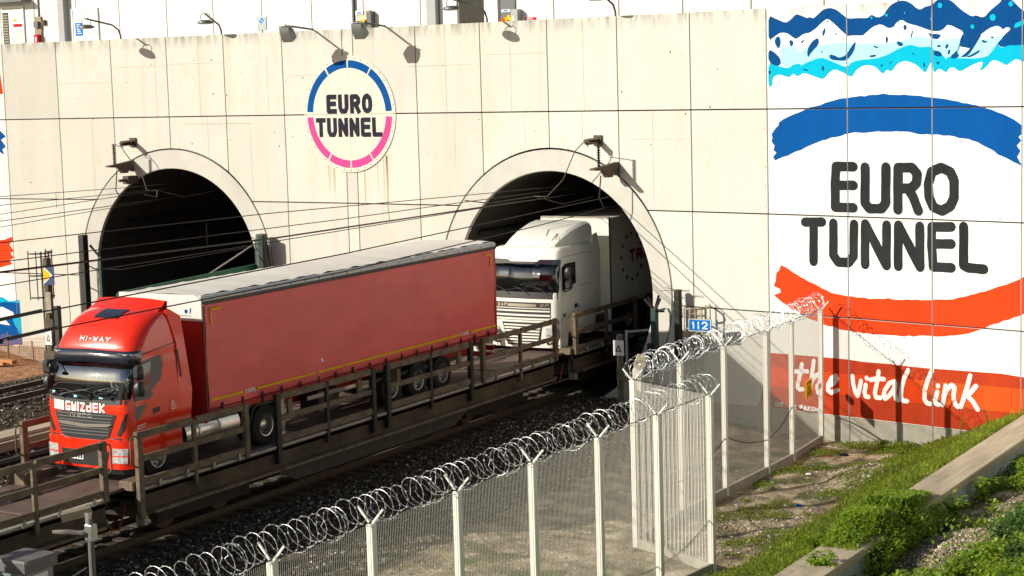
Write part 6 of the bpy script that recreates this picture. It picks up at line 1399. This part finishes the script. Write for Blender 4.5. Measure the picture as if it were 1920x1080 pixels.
b = MB(); b.cbox(hx - .09, hx + .12, hy - .09, hy + .09, 1.3, 1.62, .02); b.bar((hx - .04, hy, 1.6), (hx - .04, hy, 1.85), .09); b.part('clamp', steel, t)
b = MB(); b.tube([(hx - .05, hy, 1.42), (hx - .18, hy - .08, 1.44), (hx - .4, hy - .25, 1.47), (hx - .62, hy - .42, 1.5)], [.12, .05, .06, .03], 10); b.part('horn', MATS['grey_post'], t, smooth=True)
b = MB(); b.bar((hx - .12, hy + .2, 1.85), (hx - .55, hy - .22, 1.74), .19, .16); b.part('lamp_box', mat('khaki_box', (.25, .22, .13), .6, var=.2), t)
b = MB(); b.tube([(2.6, -27.0, .05), (2.35, -24.9, .3)], .02, 5); b.top('signal_wire', ledge, 'thin pale rod lying under the wagon edge above the cabinet', 'rod')

# orange netting and planks by the far left wall
t = thing('orange_netting', 'sagging orange safety netting along the foot of the left wall', 'netting', (-24, -.6, -.5))
onet = mat('orange_plastic', (.55, .22, .07), .7)
b = MB()
for k in range(60):
    x = -27.5 + k * .1; z0 = -.5; y = .55 - .05 * x * 0 - .45
    b.tube([(x, y + .04 * math.sin(k), -.45), (x + .03, y, .25 + .06 * math.sin(k * .7)), (x, y, .42 + .1 * math.sin(k * .31))], .008, 3)
for j in range(8):
    b.tube([(-27.5 + k * .5, .1 + .03 * math.sin(k + j), -.4 + j * .11 + .04 * math.sin(k * .8 + j)) for k in range(13)], .008, 3)
b.part('net', onet, t)
for x in (-27.2, -24.9, -22.4):
    b = MB(); b.bar((x, .1, -.7), (x + .04, .12, .6), .05); b.part('stake', wood, t)
b = MB(); b.box(-24.6, -23.2, -1.9, -1.7, -.35, -.25); b.box(-24.4, -23.0, -1.6, -1.35, -.35, -.2); b.top('plank_pile', onet, 'low pile of orange-brown planks at the far left', 'planks')

# ---------------------------------------------------------------- overhead wires
def wirerun(label, pts, r=.016, m_=blackm, drop=None, group='overhead wires'):
    P = [Vector(q) for q in pts]
    b = MB(); b.tube(P, r, 5)
    return b.top('overhead_wire', m_, label, 'wire', group)
wm = mat('catenary_copper', (.05, .042, .032), .5, .5)
def span(x, seq): return [(x, y, z) for y, z in seq]
def contact(name, label, wires, drops):
    t = thing(name, label, 'wire', wires[0][0][0], 'overhead line wires')
    for k, (w, r) in enumerate(wires):
        b = MB(); b.tube(w, r, 5); b.part('wire', wm, t)
    for d in drops:
        b = MB(); b.tube(d, .008, 4); b.part('dropper', wm, t)
wr = []
def W(x, seq, r=.012): wr.append((span(x, seq), r))
W(0, [(-60, 7.2), (-24.5, 7.03), (-15.2, 6.9), (-3.8, 6.62), (2, 6.5), (20, 6.4)]); W(0, [(-60, 6.7), (-24.5, 6.62), (-12, 6.48), (-5.4, 6.46), (3, 6.4), (20, 6.3)])
W(.05, [(-60, 6.45), (-24.5, 6.42), (-15, 6.26), (-4.5, 6.24), (3, 6.2), (20, 6.1)], .014); W(-.12, [(-60, 6.42), (-24.5, 6.38), (-15, 6.22), (-4.5, 6.2), (3, 6.18), (20, 6.05)], .014); W(.0, [(-60, 6.1), (-24.5, 6.12), (-12, 6.17), (-4, 6.2)])
contact('overhead_line', 'bundle of thin overhead wires above the truck shuttle track', [(w, r) for w, r in wr], [[(0, -9.6, 6.8), (.05, -9.6, 6.24)], [(0, -17.6, 6.95), (0, -17.6, 6.28)]])
wr = []
W(2.3, [(-60, 5.5), (-26.9, 5.78), (-15.2, 5.91), (-.5, 6.26), (6, 6.4)], .016)
contact('feeder_cable', 'upper dark feeder cable crossing above the red trailer', [(w, r) for w, r in wr], [])
wr = []
W(2.3, [(-60, 5.3), (-26.2, 5.40), (-20.7, 5.43), (-15.2, 5.46), (-5, 5.75), (0, 5.96), (6, 6.2)], .016)
contact('feeder_cable', 'lower dark feeder cable crossing the red truck roof', [(w, r) for w, r in wr], [])
# strain insulators on the feeders at the far left
for (x, y, z, lab) in ((2.3, -27.3, 5.76, 'upper'), (2.3, -26.9, 5.36, 'lower')):
    t = thing('strain_insulator', lab + ' dark strain insulator on the feeder cables at the left edge', 'insulator', (x, y, z), 'strain insulators')
    b = MB(); b.bar((x, y + .2, z + .02), (x, y + 1.6, z + .06), .03, .07); b.part('clamp', blackm, t); b = MB(); insul(b, (x, y - .9, z - .06), (x, y + .1, z), .055, 7); b.part('insulator_body', blackm, t)
XL = -16.77
wr = []
W(XL, [(-40, 7.1), (-7.8, 6.65), (-1.5, 6.52), (20, 6.4)]); W(XL, [(-40, 6.6), (-7.9, 6.36), (.3, 6.33), (20, 6.3)]); W(XL, [(-40, 5.9), (-7.9, 6.06), (2.1, 6.36), (20, 6.3)]); W(XL + .1, [(-40, 5.6), (-7.9, 5.84), (3.9, 6.04), (20, 6.0)], .014); W(XL - .5, [(-40, 5.3), (-7.9, 5.56), (-2.7, 5.77), (6, 6.0), (20, 6.)])
contact('overhead_line', 'bundle of thin overhead wires running into the empty left tunnel mouth', [(w, r) for w, r in wr], [[(XL, -5.2, 6.6), (XL, -5.2, 6.05)]])
b = MB(); b.tube([wp(4.2, 3.2, .3), wp(6.5, 3.32, 1.2), wp(12.6, 4.3, .5)], .01, 4); b.top('stay_wire', wm, 'single thin stay wire across the left tunnel mouth', 'wire')
for (ua, za, ub, zb_, lab) in ((28.2, 5.9, 31.5, 2.6, 'upper'), (29.0, 4.4, 31.6, 2.3, 'lower')):
    pass

# ---------------------------------------------------------------- vegetation
def leaves(name, spots, label, cat, material, kind='stuff'):
    """spots: (x, y, z, height, leaf length, leaf width, lean). Each leaf is a folded, bent blade of two quads."""
    A = np.array(spots, float); n = len(A)
    th = NP.uniform(0, 6.283, n); ln = A[:, 4]; w = A[:, 5]; lean = A[:, 6]
    d = np.stack([np.cos(th), np.sin(th), np.zeros(n)], 1); s = np.stack([-np.sin(th), np.cos(th), np.zeros(n)], 1); up = np.array([0, 0, 1.])
    b = A[:, :3] + up * A[:, 3:4]
    m = b + d * (ln * lean * .45)[:, None] + up * (ln * (1 - lean * .55) * .55)[:, None]
    e = b + d * (ln * lean)[:, None] + up * (ln * (1 - lean) * .85)[:, None]
    V = np.stack([b - s * (w * .25)[:, None], b + s * (w * .25)[:, None], m + s * (w * .5)[:, None], m - s * (w * .5)[:, None], e + s * (w * .08)[:, None], e - s * (w * .08)[:, None]], 1)
    F = np.array([(0, 1, 2, 3), (3, 2, 4, 5)])[None] + (np.arange(n) * 6)[:, None, None]
    o = raw(name, V.reshape(-1, 3), F.reshape(-1, 4), material)
    tag(o, label, cat, kind=kind); return o
grass_m = leaf_mat('grass_leaf', (.085, .14, .010), (.33, .40, .035))
weed_m = leaf_mat('weed_leaf', (.08, .17, .010), (.36, .46, .035))
dark_m = leaf_mat('dark_leaf', (.03, .085, .014), (.14, .24, .045))
dry_m = leaf_mat('dry_stem', (.22, .15, .07), (.40, .33, .19))
sp = []
# grass bank between the flat and the kerb
for _ in range(60000):
    y = -31 + 30 * R.random(); x = 13.0 + 3.3 * R.random()
    dens = vnoise(x, y, 1.1, 31) + (.55 if x > 14.1 else (x - 13.6) * 1.4)
    if dens < R.uniform(-.5, .25): continue
    h = max(0, R.gauss(.06 + .07 * max(0, vnoise(x, y, .7, 33)), .06)); sp.append((x, y, gz(x, y) - .01, h, R.uniform(.07, .2), R.uniform(.02, .045), R.uniform(.25, .95)))
for _ in range(9000):
    y = -31 + 30 * R.random(); x = 13.4 + 2.9 * R.random()
    if vnoise(x, y, .8, 61) < -.1: continue
    sp.append((x, y, gz(x, y) - .01, 0, R.uniform(.2, .42), R.uniform(.010, .018), R.uniform(.15, .7)))
# patchy growth on the flat
for _ in range(22000):
    x = R.uniform(10.3, 13.8); y = R.uniform(-15, -2.2)
    if vnoise(x, y, .9, 41) + .5 * vnoise(x, y, .4, 42) < .16: continue
    sp.append((x, y, gz(x, y) - .01, R.uniform(0, .06), R.uniform(.05, .12), R.uniform(.018, .04), R.uniform(.4, 1)))
# foot of the painted wall
for _ in range(5000):
    x = R.uniform(10.6, 16); y = -2.1 + R.gauss(0, .35) - .15 * (x - 10)
    if vnoise(x, y, .8, 43) < -.05: continue
    sp.append((x, y, gz(x, y), R.uniform(0, .18), R.uniform(.05, .14), R.uniform(.02, .05), R.uniform(.3, .9)))
# inside the fenced strip
for _ in range(5000):
    x = R.uniform(6.5, 12.5); y = R.uniform(-30, -14)
    if vnoise(x, y, 1.2, 44) < .42: continue
    sp.append((x, y, gz(x, y), 0, R.uniform(.04, .12), R.uniform(.012, .03), R.uniform(.4, 1)))
leaves('bank_grass', sp, 'short bright green grass and low weeds covering the bank', 'grass', grass_m)
# foreground ground cover right of the kerb
sp = []; sd = []
for _ in range(64000):
    x = 17.05 + 5.2 * R.random(); y = R.uniform(-26, -3)
    d = vnoise(x, y, 1.5, 51) + .45 * vnoise(x, y, .6, 52)
    bare = math.hypot((x - 18.0) / 1.0, (y + 16.5) / 1.9) < 1 + .35 * vnoise(x, y, .5, 53)
    if bare and R.random() > .05: continue
    if d < -.34: continue
    h = max(0, R.gauss(.10 + .2 * max(0, d), .09))
    (sp if vnoise(x, y, 1.0, 54) > -.42 else sd).append((x, y, gz(x, y) - .01, h, R.uniform(.08, .2), R.uniform(.04, .085), R.uniform(.35, 1)))
# growth that has swallowed the middle stretch of the kerb
for _ in range(27000):
    y = R.gauss(-16.2, 1.4); x = R.gauss(16.8, .58)
    if not (-19.0 < y < -13.9) or x > 17.55: continue
    e = 1 - ((y + 16.4) / 2.6) ** 2
    if e < 0: continue
    zt = max(gz(x, y), .78 if 16.25 < x < 17.15 else gz(x, y))
    if 17.0 < x < 17.7: zt = R.uniform(gz(x, y), .82 - (x - 17.0) * .8)
    h = R.random() ** .6 * .5 * e * (.55 + .45 * vnoise(x, y, .5, 77)) + .02
    sp.append((x, y, zt, h, R.uniform(.07, .17), R.uniform(.03, .06), R.uniform(.4, 1)))
leaves('weed_cover', sp, 'leafy green weeds covering the near bank', 'weeds', weed_m)
leaves('ivy_cover', sd, 'dark green low leaves between the weeds on the near bank', 'weeds', dark_m)
sp = []
for _ in range(2600):
    x = R.uniform(16.9, 21); y = R.uniform(-24, -5); sp.append((x, y, gz(x, y), R.uniform(0, .03), R.uniform(.1, .35), R.uniform(.006, .012), R.uniform(.6, 1)))
for _ in range(500):
    x = R.uniform(13.5, 16.2); y = R.uniform(-24, -2.5); sp.append((x, y, gz(x, y), R.uniform(0, .1), R.uniform(.1, .3), R.uniform(.006, .01), R.uniform(.2, .6)))
for _ in range(900):
    x = R.uniform(10.5, 20); y = R.uniform(-22, -2.6)
    if 16.1 < x < 17.2 or vnoise(x, y, 1.0, 88) < .1: continue
    sp.append((x, y, gz(x, y), 0, R.uniform(.25, .55), R.uniform(.008, .014), R.uniform(.1, .5)))
leaves('dry_stems', sp, 'dry straw coloured stalks lying among the weeds', 'stalks', dry_m)
# individual leafy plants: stem with whorls of broad leaves
def plant(x, y, h, nl, lf, label, m_=weed_m, seed=0):
    q = random.Random(seed); z = gz(x, y) - .02
    t = thing('weed_plant', label, 'plant', (x, y, z), 'leafy weeds on the near bank')
    b = MB(); stems = []
    for k in range(max(2, nl // 9)):
        a = q.uniform(0, 6.28); l = h * q.uniform(.25, .5); hh = h * q.uniform(.65, 1)
        P = [Vector((x, y, z)), Vector((x + l * .4 * math.cos(a), y + l * .4 * math.sin(a), z + hh * .6)), Vector((x + l * math.cos(a), y + l * math.sin(a), z + hh))]
        b.tube(P, [.009, .007, .003], 4); stems.append(P)
    b.part('stem', dark_m, t)
    V = []; F = []
    for k in range(nl):
        P = stems[k % len(stems)]; f = q.uniform(.15, 1); p = P[0].lerp(P[1], f * 2) if f < .5 else P[1].lerp(P[2], f * 2 - 1)
        a = q.uniform(0, 6.28); l = lf * q.uniform(.6, 1.15); d = Vector((math.cos(a), math.sin(a), q.uniform(-.15, .7))).normalized(); s = d.cross(Vector((0, 0, 1))).normalized() * l * .26
        nrm = s.cross(d).normalized() * l * .12; i = len(V)
        V += [p, p + d * l * .35 + s + nrm, p + d * l * .4, p + d * l * .35 - s + nrm, p + d * l * .75 + s * .7 + nrm * .2, p + d * l * .78 - nrm * .6, p + d * l * .75 - s * .7 + nrm * .2, p + d * l - nrm * 2]
        F += [(i, i + 2, i + 1), (i, i + 3, i + 2), (i + 1, i + 2, i + 5, i + 4), (i + 2, i + 3, i + 6, i + 5), (i + 4, i + 5, i + 7), (i + 5, i + 6, i + 7)]
    b = MB(); b.add(V, F); b.part('leaf', m_, t)
bright = leaf_mat('bright_leaf', (.13, .25, .014), (.38, .48, .04))
PL = [(17.35, -13.6, .55, 80, .16, 'bright leafy weed growing against the near end of the tan kerb'), (17.5, -11.6, .5, 60, .15, 'bright leafy weed on the grey kerb face beside the first'), (18.3, -10.6, .75, 110, .18, 'tall bright weed clump in front of the grey kerb face'), (18.9, -9.4, .7, 100, .18, 'tall weed clump at the right edge below the kerb'), (17.15, -18.2, .5, 130, .17, 'wide dark green bush on the bank left of the bare soil'), (17.0, -16.7, .55, 120, .17, 'rounded green bush just left of the soil heap'), (16.75, -20.2, .45, 120, .14, 'bright yellow-green plant at the bottom edge beside the lower kerb end'), (17.3, -20.6, .4, 90, .15, 'bright yellow-green plant at the bottom edge, right of another'), (19.6, -17.4, .35, 70, .14, 'low dark leafy plant right of the soil heap'), (20.1, -15.6, .4, 80, .14, 'low leafy plant at the right edge beside the soil heap'), (19.4, -13.2, .4, 80, .15, 'mid green leafy plant behind the soil heap'), (20.6, -17.0, .45, 90, .16, 'bright plant in the bottom right corner'), (19.0, -18.9, .3, 60, .14, 'low leafy plant at the bottom edge below the soil'), (16.0, -18.6, .4, 90, .13, 'green bush growing over the buried stretch of kerb'), (16.3, -16.4, .42, 100, .13, 'green bush at the broken end of the tan kerb')]
for k, (x, y, h, nl, lf, lab) in enumerate(PL): plant(x, y, h * 1.25, int(nl * 1.7), lf * 1.1, lab, bright if 'bright' in lab else (dark_m if 'dark' in lab else weed_m), k + 5)
for k, (x, y, h, nl, lab) in enumerate([(12.0, -2.35, .35, 70, 'green weed clump at the foot of the painted wall'), (12.8, -2.45, .28, 60, 'second green weed clump at the foot of the painted wall, further right'), (14.6, -3.6, .7, 26, 'thin upright weed standing against the orange paint'), (15.4, -3.5, .6, 24, 'thin upright weed farther right against the orange paint')]): plant(x, y, h, nl, .11, lab, grass_m, k + 60)
# dead branches on the soil
for k, (x, y, a, L, lab) in enumerate([(19.2, -17.7, .9, .9, 'forked dead branch lying right of the soil heap'), (18.6, -18.4, 2.4, .7, 'thin dead stick at the bottom edge'), (19.8, -16.6, 1.9, .6, 'short dead twig among leaves near the right edge')]):
    z = gz(x, y) + .06; d = Vector((math.cos(a), math.sin(a), .25)); b = MB(); p = Vector((x, y, z))
    b.tube([p, p + d * L * .5 + Vector((0, 0, .03)), p + d * L], [.016, .012, .006], 5); b.tube([p + d * L * .5 + Vector((0, 0, .03)), p + d * L * .7 + Vector((.12, -.1, .12))], [.009, .004], 4); b.tube([p + d * L * .3, p + d * L * .45 + Vector((-.14, .05, .1))], [.009, .004], 4)
    b.top('dead_branch', dry_m, lab, 'branch', 'dead branches on the near bank')
# litter on the flat
for (x, y, s, m_, lab) in ((11.25, -3.6, .12, paint['black'], 'small dark blue rag on the dirt by the fence end'), (10.9, -3.9, .06, paint['signred'], 'tiny red scrap on the dirt by the fence end'), (12.2, -9.6, .07, paint['signblue'], 'tiny blue scrap on the dirt flat'), (11.3, -6.5, .07, paint['white'], 'tiny white scrap on the dirt flat')):
    z = gz(x, y); b = MB(); b.loft([[(x + s * rr * math.cos(a) * 1.3, y + s * rr * math.sin(a), z + h * s + .01 * math.sin(3 * a)) for a in np.linspace(0, 6.28, 9)[:-1]] for rr, h in ((1, 0), (.9, .3), (.4, .5))], True)
    b.top('litter_scrap', m_, lab, 'litter', 'litter on the dirt flat')
